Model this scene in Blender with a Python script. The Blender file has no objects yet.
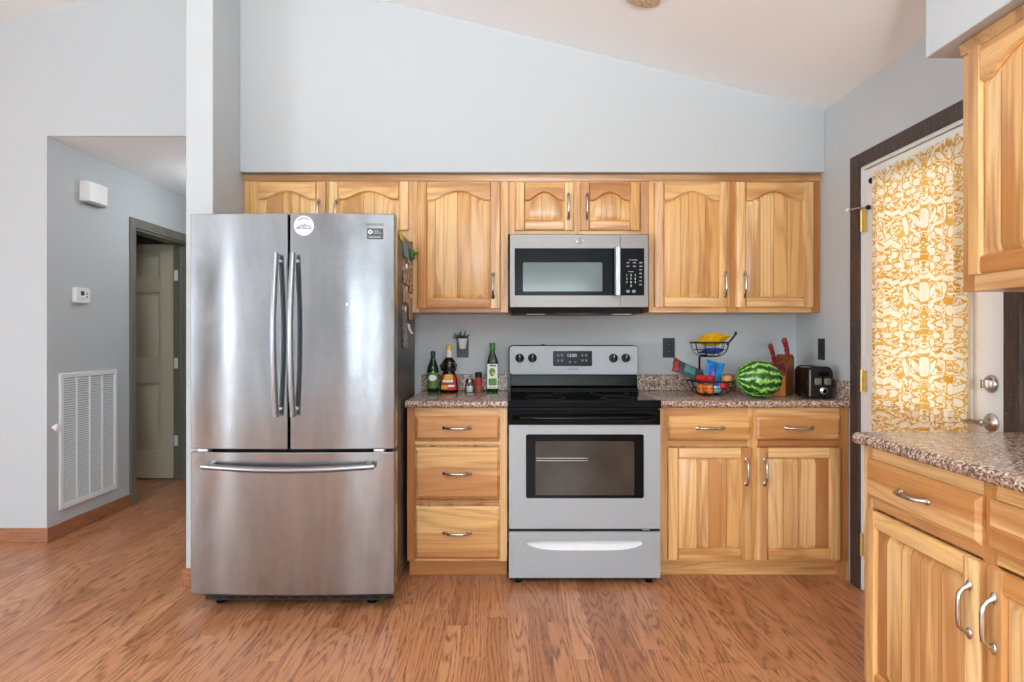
import bpy, math, random
from mathutils import Matrix, Vector
PI = math.pi
R = random.Random(7)
sc = bpy.context.scene
COL = sc.collection

# ------------------------------------------------------------------ camera
F = 651.0                      # focal length in pixels of the 1024x682 frame
CX, CY = 508.0, 338.0          # vanishing point of the depth lines
CAMY, CAMZ = -3.92, 1.23
cam = bpy.data.cameras.new('camera')
cam.sensor_fit = 'HORIZONTAL'
cam.sensor_width = 36.0
cam.lens = 36.0 * F / 1024.0
cam.shift_x = (512.0 - CX) / 1024.0
cam.shift_y = -(341.0 - CY) / 1024.0
cam.clip_start = 0.05
camo = bpy.data.objects.new('camera', cam)
COL.objects.link(camo)
camo.location = (0, CAMY, CAMZ)
camo.rotation_euler = (PI / 2, 0, 0)
sc.camera = camo

# ------------------------------------------------------------------ world, light, exposure
w = bpy.data.worlds.new('daylight_sky')
sc.world = w
w.use_nodes = True
w.node_tree.nodes['Background'].inputs[0].default_value = (0.80, 0.92, 1.0, 1)
w.node_tree.nodes['Background'].inputs[1].default_value = 1.6
sc.view_settings.view_transform = 'Standard'
sc.view_settings.look = 'None'
sc.view_settings.exposure = 0.14
sc.view_settings.gamma = 1.0
sc.view_settings.use_curve_mapping = False
try:
    sc.cycles.max_bounces = 12
    sc.cycles.diffuse_bounces = 8
    sc.cycles.transmission_bounces = 8
    sc.cycles.sample_clamp_indirect = 8
    sc.cycles.caustics_reflective = False
    sc.cycles.caustics_refractive = False
except Exception:
    pass


def area(name, loc, rot, sx, sy, power, col=(1, 1, 1), spread=PI):
    l = bpy.data.lights.new(name, 'AREA')
    l.shape = 'RECTANGLE'
    l.size, l.size_y = sx, sy
    l.energy = power
    l.color = col
    l.spread = spread
    o = bpy.data.objects.new(name, l)
    COL.objects.link(o)
    o.location = loc
    o.rotation_euler = rot
    return o


LX, RX, BY = -5.709, 1.735, -8.0       # left wall, right wall, rear wall of the big room
# openings of the rear wall (x0, x1, z0, z1) and of the left wall (y0, y1, z0, z1)
REAR = [(-5.25, -4.98, 0.1, 2.4), (-1.85, -0.90, 0.05, 2.4), (-0.2, 1.4, 0.5, 2.2)]
LEFT = [(-7.2, -4.4, 0.05, 2.2), (-3.2, -1.9, 0.8, 2.1)]
DAY = (0.78, 0.91, 1.0)
for (a, b, c, d), p in zip(REAR, (28, 11, 82)):
    area('daylight', ((a + b) / 2, BY - 0.28, (c + d) / 2), (PI / 2, 0, 0), b - a, d - c, p, DAY if a > -1 else (0.88, 0.95, 1.0))
for (a, b, c, d), p in zip(LEFT, (260, 30)):
    area('daylight', (LX - 0.28, (a + b) / 2, (c + d) / 2), (PI / 2, 0, -PI / 2), b - a, d - c, p, DAY)




def lamp(name, loc, power, r, col):
    l = bpy.data.lights.new(name, 'POINT')
    l.energy = power
    l.shadow_soft_size = r
    l.color = col
    o = bpy.data.objects.new(name, l)
    COL.objects.link(o)
    o.location = loc
    return o


lamp('room_fill_light', (0.5, -5.6, 1.35), 80, 0.25, (0.80, 0.93, 1.0))  # unseen fill light added behind the camera to lift ceiling and walls
up = bpy.data.lights.new('ceiling_fill_spot', 'SPOT')  # unseen spot added behind the camera, bounces fill light off the ceiling
up.energy = 440
up.spot_size = 2.6
up.spot_blend = 0.6
up.shadow_soft_size = 0.15
up.color = (0.86, 0.95, 1.0)
upo = bpy.data.objects.new('ceiling_fill_spot', up)
COL.objects.link(upo)
upo.location = (0.2, -4.9, 1.75)
upo.rotation_euler = (PI - 0.35, 0, 0)
lamp('hall_lamp', (-2.0, 1.05, 2.25), 9, 0.10, (0.90, 0.96, 1.0))
area('daylight', (RX + 0.6, -1.2, 1.4), (PI / 2, 0, PI / 2), 1.0, 1.6, 11, (0.95, 0.98, 1.0))


# ------------------------------------------------------------------ materials
def lin(c):
    out = []
    for v in c:
        v = v / 255.0
        out.append(v / 12.92 if v <= 0.04045 else ((v + 0.055) / 1.055) ** 2.4)
    return tuple(out) + (1.0,)


class NT:
    """a small wrapper to write node trees briefly"""
    def __init__(self, name):
        self.m = bpy.data.materials.new(name)
        self.m.use_nodes = True
        self.t = self.m.node_tree
        self.b = self.t.nodes['Principled BSDF']
        self.co = None

    def n(self, typ, **kw):
        nd = self.t.nodes.new(typ)
        for k, v in kw.items():
            setattr(nd, k, v)
        return nd

    def L(self, a, b):
        self.t.links.new(a, b)

    def put(self, sock, v):
        if isinstance(v, (int, float)):
            sock.default_value = v
        elif isinstance(v, tuple):
            sock.default_value = v
        else:
            self.L(v, sock)

    def obj(self):
        if self.co is None:
            self.co = self.n('ShaderNodeTexCoord').outputs['Object']
        return self.co

    def math(self, op, a, b=0.0, c=0.0):
        nd = self.n('ShaderNodeMath', operation=op)
        self.put(nd.inputs[0], a)
        self.put(nd.inputs[1], b)
        self.put(nd.inputs[2], c)
        return nd.outputs[0]

    def scale(self, v, s):
        nd = self.n('ShaderNodeVectorMath', operation='MULTIPLY')
        self.L(v, nd.inputs[0])
        nd.inputs[1].default_value = s
        return nd.outputs[0]

    def vadd(self, v, u):
        nd = self.n('ShaderNodeVectorMath', operation='ADD')
        self.L(v, nd.inputs[0])
        self.put(nd.inputs[1], u)
        return nd.outputs[0]

    def noise(self, v, s, detail=3.0, rough=0.5, dist=0.0):
        nd = self.n('ShaderNodeTexNoise')
        self.L(v, nd.inputs['Vector'])
        nd.inputs['Scale'].default_value = s
        nd.inputs['Detail'].default_value = detail
        nd.inputs['Roughness'].default_value = rough
        nd.inputs['Distortion'].default_value = dist
        return nd.outputs['Fac']

    def ramp(self, f, stops, interp='LINEAR'):
        nd = self.n('ShaderNodeValToRGB')
        cr = nd.color_ramp
        cr.interpolation = interp
        while len(cr.elements) < len(stops):
            cr.elements.new(0.5)
        for e, (p, c) in zip(cr.elements, stops):
            e.position = p
            e.color = c
        self.L(f, nd.inputs[0])
        return nd.outputs[0]

    def mix(self, f, a, b, mode='MIX'):
        nd = self.n('ShaderNodeMix', data_type='RGBA', blend_type=mode)
        self.put(nd.inputs[0], f)
        self.put(nd.inputs[6], a)
        self.put(nd.inputs[7], b)
        return nd.outputs[2]

    def bump(self, h, strength=0.2, dist=0.001):
        nd = self.n('ShaderNodeBump')
        nd.inputs['Strength'].default_value = strength
        nd.inputs['Distance'].default_value = dist
        self.L(h, nd.inputs['Height'])
        self.L(nd.outputs[0], self.b.inputs['Normal'])

    def col(self, c):
        self.put(self.b.inputs['Base Color'], c)

    def set(self, **kw):
        for k, v in kw.items():
            self.b.inputs[k.replace('_', ' ')].default_value = v


M = {}


def plain(name, c, rough=0.5, metal=0.0, vary=0.04, scale=30.0, **kw):
    t = NT(name)
    base = lin(c)
    if vary:
        f = t.noise(t.obj(), scale, 3)
        lo = tuple(v * (1 - vary) for v in base[:3]) + (1,)
        hi = tuple(min(1, v * (1 + vary)) for v in base[:3]) + (1,)
        t.col(t.ramp(f, [(0.3, lo), (0.7, hi)]))
    else:
        t.col(base)
    t.set(Roughness=rough, Metallic=metal, **kw)
    M[name] = t.m
    return t


def wall_paint(name, c, bump=0.05):
    t = NT(name)
    f = t.noise(t.obj(), 1.2, 2)
    b = lin(c)
    t.col(t.ramp(f, [(0.3, tuple(v * 0.985 for v in b[:3]) + (1,)), (0.7, b)]))
    t.set(Roughness=0.62)
    t.bump(t.noise(t.obj(), 220, 2), bump, 0.0006)
    M[name] = t.m


wall_paint('grey_wall_paint', (188, 193, 195))
wall_paint('hall_wall_paint', (188, 192, 193))
wall_paint('cream_ceiling_paint', (245, 248, 249), 0.25)


def hickory(name, axis, tone=1.0):
    """grain along one local axis; every board carries its own value in the 'board' attribute"""
    t = NT(name)
    at = t.n('ShaderNodeAttribute', attribute_name='board')
    bd = at.outputs['Fac']
    off = t.n('ShaderNodeCombineXYZ')
    for i, k in enumerate((37.0, 53.0, 71.0)):
        t.L(t.math('MULTIPLY', bd, k), off.inputs[i])
    v = t.vadd(t.obj(), off.outputs[0])
    st = [1.0, 1.0, 1.0]
    st[axis] = 0.07
    vs = t.scale(v, tuple(st))
    broad = t.noise(vs, 13.0, 2, 0.5, 0.4)
    base = t.ramp(bd, [(0.0, lin((232, 188, 124))), (0.3, lin((224, 172, 104))), (0.55, lin((240, 202, 144))),
                       (0.8, lin((206, 148, 86))), (1.0, lin((172, 108, 56)))])
    heart = t.ramp(broad, [(0.50, (0, 0, 0, 1)), (0.60, (1, 1, 1, 1))])
    c = t.mix(t.math('MULTIPLY', heart, 0.66), base, lin((176, 112, 56)))
    rings = t.math('SINE', t.math('MULTIPLY', t.noise(vs, 7.0, 1.5, 0.4, 0.3), 75.0))
    rings = t.math('MULTIPLY', t.math('POWER', t.math('ADD', t.math('MULTIPLY', rings, 0.5), 0.5), 3.0), 0.30)
    c = t.mix(rings, c, lin((158, 96, 46)))
    sf = [1.0, 1.0, 1.0]
    sf[axis] = 0.02
    fine = t.noise(t.scale(v, tuple(sf)), 260.0, 3, 0.6)
    fm = t.ramp(fine, [(0.5, (0, 0, 0, 1)), (0.75, (1, 1, 1, 1))])
    c = t.mix(t.math('MULTIPLY', fm, 0.38), c, lin((150, 96, 55)))
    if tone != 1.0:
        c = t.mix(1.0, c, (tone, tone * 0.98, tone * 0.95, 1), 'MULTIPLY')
    t.col(c)
    t.set(Roughness=0.36)
    t.b.inputs['Coat Weight'].default_value = 0.25
    t.b.inputs['Coat Roughness'].default_value = 0.25
    t.bump(fine, 0.05, 0.0005)
    M[name] = t.m


hickory('hickory_vertical', 2)
hickory('hickory_horizontal', 0)
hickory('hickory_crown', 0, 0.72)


def granite():
    t = NT('granite_laminate')
    v = t.obj()
    a = t.noise(v, 85.0, 4, 0.65)
    c = t.ramp(a, [(0.28, lin((70, 54, 48))), (0.40, lin((128, 102, 86))), (0.50, lin((168, 142, 122))),
                   (0.60, lin((196, 172, 154))), (0.72, lin((148, 116, 96)))])
    vo = t.n('ShaderNodeTexVoronoi')
    t.L(v, vo.inputs['Vector'])
    vo.inputs['Scale'].default_value = 165.0
    dark = t.ramp(t.n('ShaderNodeSeparateColor').outputs[0], [(0.64, (0, 0, 0, 1)), (0.70, (1, 1, 1, 1))])
    sep = [n for n in t.t.nodes if n.bl_idname == 'ShaderNodeSeparateColor'][0]
    t.L(vo.outputs['Color'], sep.inputs[0])
    c = t.mix(t.math('MULTIPLY', dark, 0.75), c, lin((70, 54, 52)))
    light = t.ramp(sep.outputs[1], [(0.80, (0, 0, 0, 1)), (0.86, (1, 1, 1, 1))])
    c = t.mix(t.math('MULTIPLY', light, 0.7), c, lin((226, 212, 200)))
    red = t.ramp(t.noise(v, 30.0, 2), [(0.56, (0, 0, 0, 1)), (0.64, (1, 1, 1, 1))])
    c = t.mix(t.math('MULTIPLY', red, 0.35), c, lin((150, 100, 78)))
    t.col(c)
    t.set(Roughness=0.16)
    M['granite_laminate'] = t.m


granite()


def floor_mat():
    t = NT('laminate_floor_planks')
    v = t.obj()
    sx = t.n('ShaderNodeSeparateXYZ')
    t.L(v, sx.inputs[0])
    RW, PL = 0.086, 0.92
    rowf = t.math('DIVIDE', sx.outputs[0], RW)
    row = t.math('FLOOR', rowf)
    wn1 = t.n('ShaderNodeTexWhiteNoise', noise_dimensions='1D')
    t.L(row, wn1.inputs['W'])
    yf = t.math('ADD', t.math('DIVIDE', sx.outputs[1], PL), t.math('MULTIPLY', wn1.outputs['Value'], 7.0))
    cb = t.n('ShaderNodeCombineXYZ')
    t.L(row, cb.inputs[0])
    t.L(t.math('FLOOR', yf), cb.inputs[1])
    wn2 = t.n('ShaderNodeTexWhiteNoise', noise_dimensions='3D')
    t.L(cb.outputs[0], wn2.inputs['Vector'])
    bd = wn2.outputs['Value']
    ex = t.math('MULTIPLY', t.math('PINGPONG', rowf, 0.5), RW)
    ey = t.math('MULTIPLY', t.math('PINGPONG', yf, 0.5), PL)
    seam = t.math('LESS_THAN', t.math('MINIMUM', ex, ey), 0.0009)
    off = t.n('ShaderNodeCombineXYZ')
    t.L(t.math('MULTIPLY', bd, 17.0), off.inputs[0])
    t.L(t.math('MULTIPLY', bd, 29.0), off.inputs[1])
    vv = t.vadd(v, off.outputs[0])
    base = t.ramp(bd, [(0.0, lin((174, 114, 77))), (0.35, lin((200, 140, 99))), (0.65, lin((187, 126, 87))), (1.0, lin((210, 151, 109)))])
    vs = t.scale(vv, (1.0, 0.085, 1.0))
    n1 = t.noise(vs, 9.0, 1.5, 0.45, 0.35)
    rings = t.math('SINE', t.math('MULTIPLY', n1, 95.0))
    rings = t.math('POWER', t.math('ADD', t.math('MULTIPLY', rings, 0.5), 0.5), 2.5)
    brk = t.noise(t.scale(vv, (1.0, 0.12, 1.0)), 120.0, 2)
    rings = t.math('MULTIPLY', rings, t.ramp(brk, [(0.35, (0.15, 0.15, 0.15, 1)), (0.6, (1, 1, 1, 1))]))
    c = t.mix(t.math('MULTIPLY', rings, 0.8), base, lin((108, 63, 40)))
    fine = t.noise(t.scale(vv, (1.0, 0.03, 1.0)), 170.0, 3, 0.6)
    c = t.mix(t.math('MULTIPLY', t.ramp(fine, [(0.5, (0, 0, 0, 1)), (0.72, (1, 1, 1, 1))]), 0.4), c, lin((112, 66, 42)))
    c = t.mix(t.math('MULTIPLY', seam, 0.5), c, lin((84, 50, 34)))
    t.col(c)
    t.set(Roughness=0.30)
    t.b.inputs['Specular IOR Level'].default_value = 0.45
    t.bump(fine, 0.06, 0.0006)
    M['laminate_floor_planks'] = t.m


floor_mat()


def steel(name, c, rough, aniso=0.0, metal=1.0, smudge=0.0):
    t = NT(name)
    v = t.obj()
    br = t.noise(t.scale(v, (0.02, 0.02, 1.0)), 420.0, 2)
    b = lin(c)
    cc = t.ramp(br, [(0.3, tuple(x * 0.95 for x in b[:3]) + (1,)), (0.7, b)])
    t.col(cc)
    t.set(Metallic=metal, Roughness=rough, Anisotropic=aniso)
    if smudge:
        dirt = t.noise(t.scale(v, (1.0, 1.0, 0.22)), 9.0, 5, 0.6, 0.6)
        wipe = t.noise(t.scale(v, (1.0, 1.0, 0.8)), 26.0, 4, 0.65, 1.5)
        k1 = t.ramp(dirt, [(0.32, (0.80, 0.80, 0.79, 1)), (0.66, (1.0, 1.0, 1.0, 1))])
        k2 = t.ramp(wipe, [(0.56, (0.92, 0.92, 0.92, 1)), (0.72, (1.0, 1.0, 1.0, 1))])
        t.col(t.mix(1.0, t.mix(1.0, cc, k1, 'MULTIPLY'), k2, 'MULTIPLY'))
        sm = t.noise(t.scale(v, (1.0, 1.0, 0.55)), 5.0, 6, 0.62, 0.8)
        r = t.ramp(sm, [(0.30, (rough - 0.02,) * 3 + (1,)), (0.78, (rough + smudge,) * 3 + (1,))])
        t.L(r, t.b.inputs['Roughness'])
    if aniso:
        t.set(Anisotropic_Rotation=0.25)
        tg = t.n('ShaderNodeTangent', direction_type='RADIAL', axis='Z')
        t.L(tg.outputs[0], t.b.inputs['Tangent'])
    M[name] = t.m


steel('brushed_stainless', (178, 182, 186), 0.13, 0.93, 1.0, 0.12)
steel('microwave_stainless', (140, 136, 132), 0.42, 0.4, 0.55)
steel('silver_range_enamel', (166, 171, 174), 0.5, 0.0, 0.25)
steel('satin_nickel', (196, 188, 178), 0.25)
steel('chrome', (214, 214, 214), 0.10)
steel('handle_steel', (160, 161, 163), 0.36)
plain('door_brass', (222, 196, 128), 0.35, 0.8, 0.1)
plain('fridge_side_grey', (74, 74, 74), 0.34, 0.3, 0.1, 200)
plain('black_gloss', (7, 8, 9), 0.12, 0, 0, Specular_IOR_Level=0.12)
plain('black_glass', (8, 12, 15), 0.22, 0, 0, Specular_IOR_Level=0.10)
plain('black_plastic', (15, 15, 16), 0.38, 0, 0.1, Specular_IOR_Level=0.3)
plain('dark_grille', (42, 38, 36), 0.6, 0, 0.2)
plain('microwave_screen', (106, 122, 120), 0.12, 0, 0.03, 6)  # mesh screen; the room's reflection is put into its base grey
plain('oven_glass', (62, 55, 48), 0.08, 0, 0.35, 4, Specular_IOR_Level=0.25)
plain('white_plastic', (236, 236, 234), 0.4, 0, 0.02)
plain('white_door_paint', (228, 226, 222), 0.35, 0, 0.02, 3)
plain('white_metal_paint', (228, 230, 231), 0.4, 0, 0.02)
plain('grille_shadow', (150, 153, 155), 0.7, 0, 0.05)
plain('putty_door_paint', (196, 188, 164), 0.42, 0, 0.03, 3)
plain('olive_trim_paint', (112, 110, 100), 0.45, 0, 0.04, 4)
plain('grey_print', (150, 152, 154), 0.5, 0, 0)
plain('dark_print', (60, 62, 64), 0.5, 0, 0)
plain('white_print', (225, 228, 228), 0.5, 0, 0)
plain('badge_grey', (72, 76, 80), 0.4, 0, 0)
plain('green_display', (60, 92, 96), 0.3, 0, 0)
plain('wire_black', (16, 15, 15), 0.4, 0.4, 0.05)
plain('outlet_black', (24, 23, 23), 0.45, 0, 0.05)
plain('outlet_grey', (72, 68, 70), 0.5, 0.2, 0.05)
plain('bronze', (60, 44, 34), 0.4, 0.7, 0.1)


def dark_trim():
    t = NT('dark_stained_trim')
    v = t.obj()
    f = t.noise(t.scale(v, (1, 1, 0.15)), 60.0, 4, 0.6)
    c = t.ramp(f, [(0.3, lin((44, 32, 29))), (0.7, lin((84, 64, 56)))])
    sp = t.noise(v, 90.0, 2)
    c = t.mix(t.ramp(sp, [(0.70, (0, 0, 0, 1)), (0.76, (1, 1, 1, 1))]), c, lin((150, 132, 122)))
    t.col(c)
    t.set(Roughness=0.5)
    M['dark_stained_trim'] = t.m


dark_trim()


def baseboard_mat():
    t = NT('baseboard_wood')
    f = t.noise(t.scale(t.obj(), (0.3, 0.3, 4.0)), 30.0, 3)
    t.col(t.ramp(f, [(0.3, lin((138, 88, 60))), (0.7, lin((170, 114, 80)))]))
    t.set(Roughness=0.4)
    M['baseboard_wood'] = t.m


baseboard_mat()


def glass(name, c, rough=0.03, trans=1.0):
    t = NT(name)
    t.col(lin(c))
    t.set(Roughness=rough, IOR=1.45)
    t.b.inputs['Transmission Weight'].default_value = trans
    M[name] = t.m




def pane(name, gr=0.0):
    t = NT(name)
    g_ = t.n('ShaderNodeBsdfGlossy')
    g_.inputs['Roughness'].default_value = gr
    tp = t.n('ShaderNodeBsdfTransparent')
    fr_ = t.n('ShaderNodeFresnel')
    fr_.inputs['IOR'].default_value = 1.45
    ms = t.n('ShaderNodeMixShader')
    t.L(fr_.outputs[0], ms.inputs[0])
    t.L(tp.outputs[0], ms.inputs[1])
    t.L(g_.outputs[0], ms.inputs[2])
    out = [n for n in t.t.nodes if n.bl_idname == 'ShaderNodeOutputMaterial'][0]
    t.L(ms.outputs[0], out.inputs['Surface'])
    M[name] = t.m


pane('window_glass')
pane('clear_glass', 0.05)
glass('green_bottle_glass', (24, 66, 30), 0.05, 0.4)
glass('bright_green_glass', (58, 140, 40), 0.05, 0.5)
plain('syrup_brown', (30, 12, 8), 0.1, 0, 0, Specular_IOR_Level=0.35)
plain('salt_white', (240, 238, 232), 0.8, 0, 0.03)
plain('pepper_brown', (150, 92, 72), 0.7, 0, 0.4, 400)
plain('yellow_cap', (232, 190, 40), 0.4, 0, 0)
plain('green_cap', (50, 128, 38), 0.4, 0, 0)
plain('dark_green_cap', (28, 60, 36), 0.4, 0, 0)
plain('steel_lid', (150, 152, 150), 0.25, 1.0, 0.05)
plain('label_green', (98, 148, 60), 0.6, 0, 0.25, 90)
plain('label_pale_green', (150, 176, 140), 0.6, 0, 0.3, 70)
plain('label_dark_green', (96, 124, 66), 0.6, 0, 0.3, 120)
plain('label_white', (236, 240, 234), 0.6, 0, 0.03)
plain('label_red', (196, 44, 34), 0.6, 0, 0.1)
plain('label_yellow', (240, 186, 50), 0.6, 0, 0.1)
plain('leaf_dark', (46, 66, 56), 0.5, 0, 0.3, 200)
plain('pot_white', (226, 228, 226), 0.35, 0, 0.05, 60)
plain('bag_red', (204, 38, 38), 0.3, 0, 0.35, 40)
plain('bag_charcoal', (66, 76, 80), 0.32, 0, 0.5, 50)
plain('bag_teal', (96, 150, 146), 0.35, 0, 0.3, 60)
plain('bag_yellow', (240, 186, 30), 0.3, 0, 0.2, 30)
plain('bag_blue', (44, 74, 172), 0.3, 0, 0.4, 60)
plain('bag_sky', (40, 150, 214), 0.25, 0, 0.25, 30)
plain('bag_pale_blue', (150, 200, 222), 0.3, 0, 0.3, 60)
plain('orange_peel', (238, 120, 40), 0.45, 0, 0.12, 160)
plain('peach_skin', (230, 160, 92), 0.5, 0, 0.15, 60)
plain('apple_red', (186, 34, 38), 0.3, 0, 0.3, 40)
plain('stem_brown', (84, 62, 40), 0.7, 0, 0.2)
plain('knife_handle_red', (138, 36, 48), 0.3, 0, 0.5, 90)
plain('rivet', (200, 190, 170), 0.3, 1, 0)
plain('toaster_side', (34, 29, 27), 0.12, 0.35, 0.05)
plain('paper_tan', (206, 180, 150), 0.6, 0, 0.3, 60)
plain('magnet_green', (58, 120, 50), 0.45, 0, 0.1)
plain('magnet_yellow', (226, 196, 60), 0.45, 0, 0.1)
plain('magnet_blue', (86, 140, 168), 0.45, 0, 0.3, 60)
plain('sticker_white', (214, 217, 222), 0.45, 0, 0)
plain('sticker_ink', (84, 94, 120), 0.5, 0, 0)


def photo_paper(name, a, b, c, s=70):
    t = NT(name)
    f = t.noise(t.obj(), s, 2, 0.6)
    t.col(t.ramp(f, [(0.36, lin(a)), (0.48, lin(b)), (0.6, lin(c))], 'CONSTANT'))
    t.set(Roughness=0.4)
    M[name] = t.m


photo_paper('photo_warm', (70, 50, 42), (196, 150, 118), (226, 206, 186), 60)
photo_paper('photo_mono', (40, 38, 38), (150, 140, 132), (226, 222, 216), 75)
photo_paper('photo_tan', (120, 86, 60), (206, 176, 140), (90, 66, 52), 80)


def block_wood(name, a, b):
    t = NT(name)
    f = t.noise(t.scale(t.obj(), (1, 1, 0.1)), 50.0, 3, 0.6)
    t.col(t.ramp(f, [(0.3, lin(a)), (0.7, lin(b))]))
    t.set(Roughness=0.3)
    M[name] = t.m


block_wood('block_honey', (196, 120, 50), (224, 154, 76))  # lit front face of the block, its brightness put into the colour
block_wood('block_brown', (94, 52, 32), (136, 80, 48))


def melon():
    t = NT('watermelon_rind')
    v = t.obj()
    s = t.n('ShaderNodeSeparateXYZ')
    t.L(v, s.inputs[0])
    ang = t.math('ARCTAN2', s.outputs[2], s.outputs[1])
    wob = t.noise(v, 22.0, 4, 0.6)
    wob2 = t.noise(v, 70.0, 3, 0.6)
    a = t.math('ADD', t.math('MULTIPLY', ang, 13.0), t.math('MULTIPLY', wob, 9.0))
    st = t.math('ADD', t.math('SINE', a), t.math('MULTIPLY', t.math('SUBTRACT', wob2, 0.5), 4.2))
    c = t.ramp(t.math('ADD', t.math('MULTIPLY', st, 0.25), 0.5),
               [(0.30, lin((24, 74, 28))), (0.5, lin((46, 112, 38))), (0.62, lin((104, 168, 62))), (0.78, lin((168, 206, 112)))])
    t.col(c)
    t.set(Roughness=0.25)
    M['watermelon_rind'] = t.m


melon()


def curtain_mat():
    t = NT('yellow_leaf_print_cotton')
    v = t.obj()
    s = t.n('ShaderNodeSeparateXYZ')
    wv = t.n('ShaderNodeTexNoise')
    t.L(v, wv.inputs['Vector'])
    wv.inputs['Scale'].default_value = 14.0
    wob = t.vadd(t.scale(t.vadd(wv.outputs['Color'], (-0.5, -0.5, -0.5)), (0.0, 0.013, 0.013)), v)
    t.L(wob, s.inputs[0])
    u = t.math('PINGPONG', t.math('ADD', s.outputs[1], 20.0), 0.145)
    z = t.math('FLOORED_MODULO', s.outputs[2], 0.30)
    shapes = [(0.018, 0.205, 0.010, 0.040, 0.12), (0.050, 0.135, 0.0115, 0.036, -0.85), (0.108, 0.145, 0.0115, 0.036, 0.8),
              (0.143, 0.215, 0.013, 0.040, 0.0), (0.085, 0.215, 0.008, 0.03, 0.4), (0.000, 0.135, 0.006, 0.022, 0.0),
              (0.022, 0.075, 0.016, 0.015, 0.2), (0.055, 0.090, 0.013, 0.016, 0.6), (0.090, 0.072, 0.016, 0.013, 0.3),
              (0.124, 0.088, 0.014, 0.016, 0.1), (0.036, 0.045, 0.015, 0.011, 0.3), (0.072, 0.040, 0.012, 0.012, 0.0),
              (0.108, 0.040, 0.015, 0.012, -0.3), (0.014, 0.262, 0.011, 0.026, -1.1), (0.050, 0.270, 0.009, 0.03, 1.0),
              (0.095, 0.275, 0.009, 0.028, -0.9), (0.130, 0.283, 0.010, 0.022, 0.9), (0.07, 0.180, 0.007, 0.022, 1.2)]
    best = None
    for (cu, cv, a, b, r) in shapes:
        du = t.math('SUBTRACT', u, cu)
        dv = t.math('SUBTRACT', z, cv)
        p = t.math('ADD', t.math('MULTIPLY', du, math.cos(r) / a), t.math('MULTIPLY', dv, math.sin(r) / a))
        q = t.math('ADD', t.math('MULTIPLY', du, -math.sin(r) / b), t.math('MULTIPLY', dv, math.cos(r) / b))
        d = t.math('ADD', t.math('MULTIPLY', p, p), t.math('MULTIPLY', q, q))
        best = d if best is None else t.math('MINIMUM', best, d)
    leaf = t.math('LESS_THAN', best, 1.0)
    cu = t.n('ShaderNodeCombineXYZ')
    t.L(u, cu.inputs[0])
    t.L(z, cu.inputs[1])
    nz = t.noise(cu.outputs[0], 46.0, 1.5, 0.5, 0.8)
    vine = t.math('LESS_THAN', t.math('ABSOLUTE', t.math('SUBTRACT', nz, 0.5)), 0.055)
    ring = t.math('GREATER_THAN', best, 1.6)
    vine = t.math('MULTIPLY', vine, ring)
    m = t.math('MAXIMUM', leaf, vine)
    yel = t.ramp(t.noise(v, 9.0, 3), [(0.3, lin((222, 160, 56))), (0.7, lin((236, 188, 96)))])
    c = t.mix(m, yel, lin((250, 240, 214)))
    t.col(c)
    t.set(Roughness=0.85)
    tr = t.n('ShaderNodeBsdfTranslucent')
    t.L(c, tr.inputs['Color'])
    ms = t.n('ShaderNodeMixShader')
    ms.inputs[0].default_value = 0.42
    t.L(t.b.outputs[0], ms.inputs[1])
    t.L(tr.outputs[0], ms.inputs[2])
    out = [n for n in t.t.nodes if n.bl_idname == 'ShaderNodeOutputMaterial'][0]
    t.L(ms.outputs[0], out.inputs['Surface'])
    M['yellow_leaf_print_cotton'] = t.m


curtain_mat()


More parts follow.
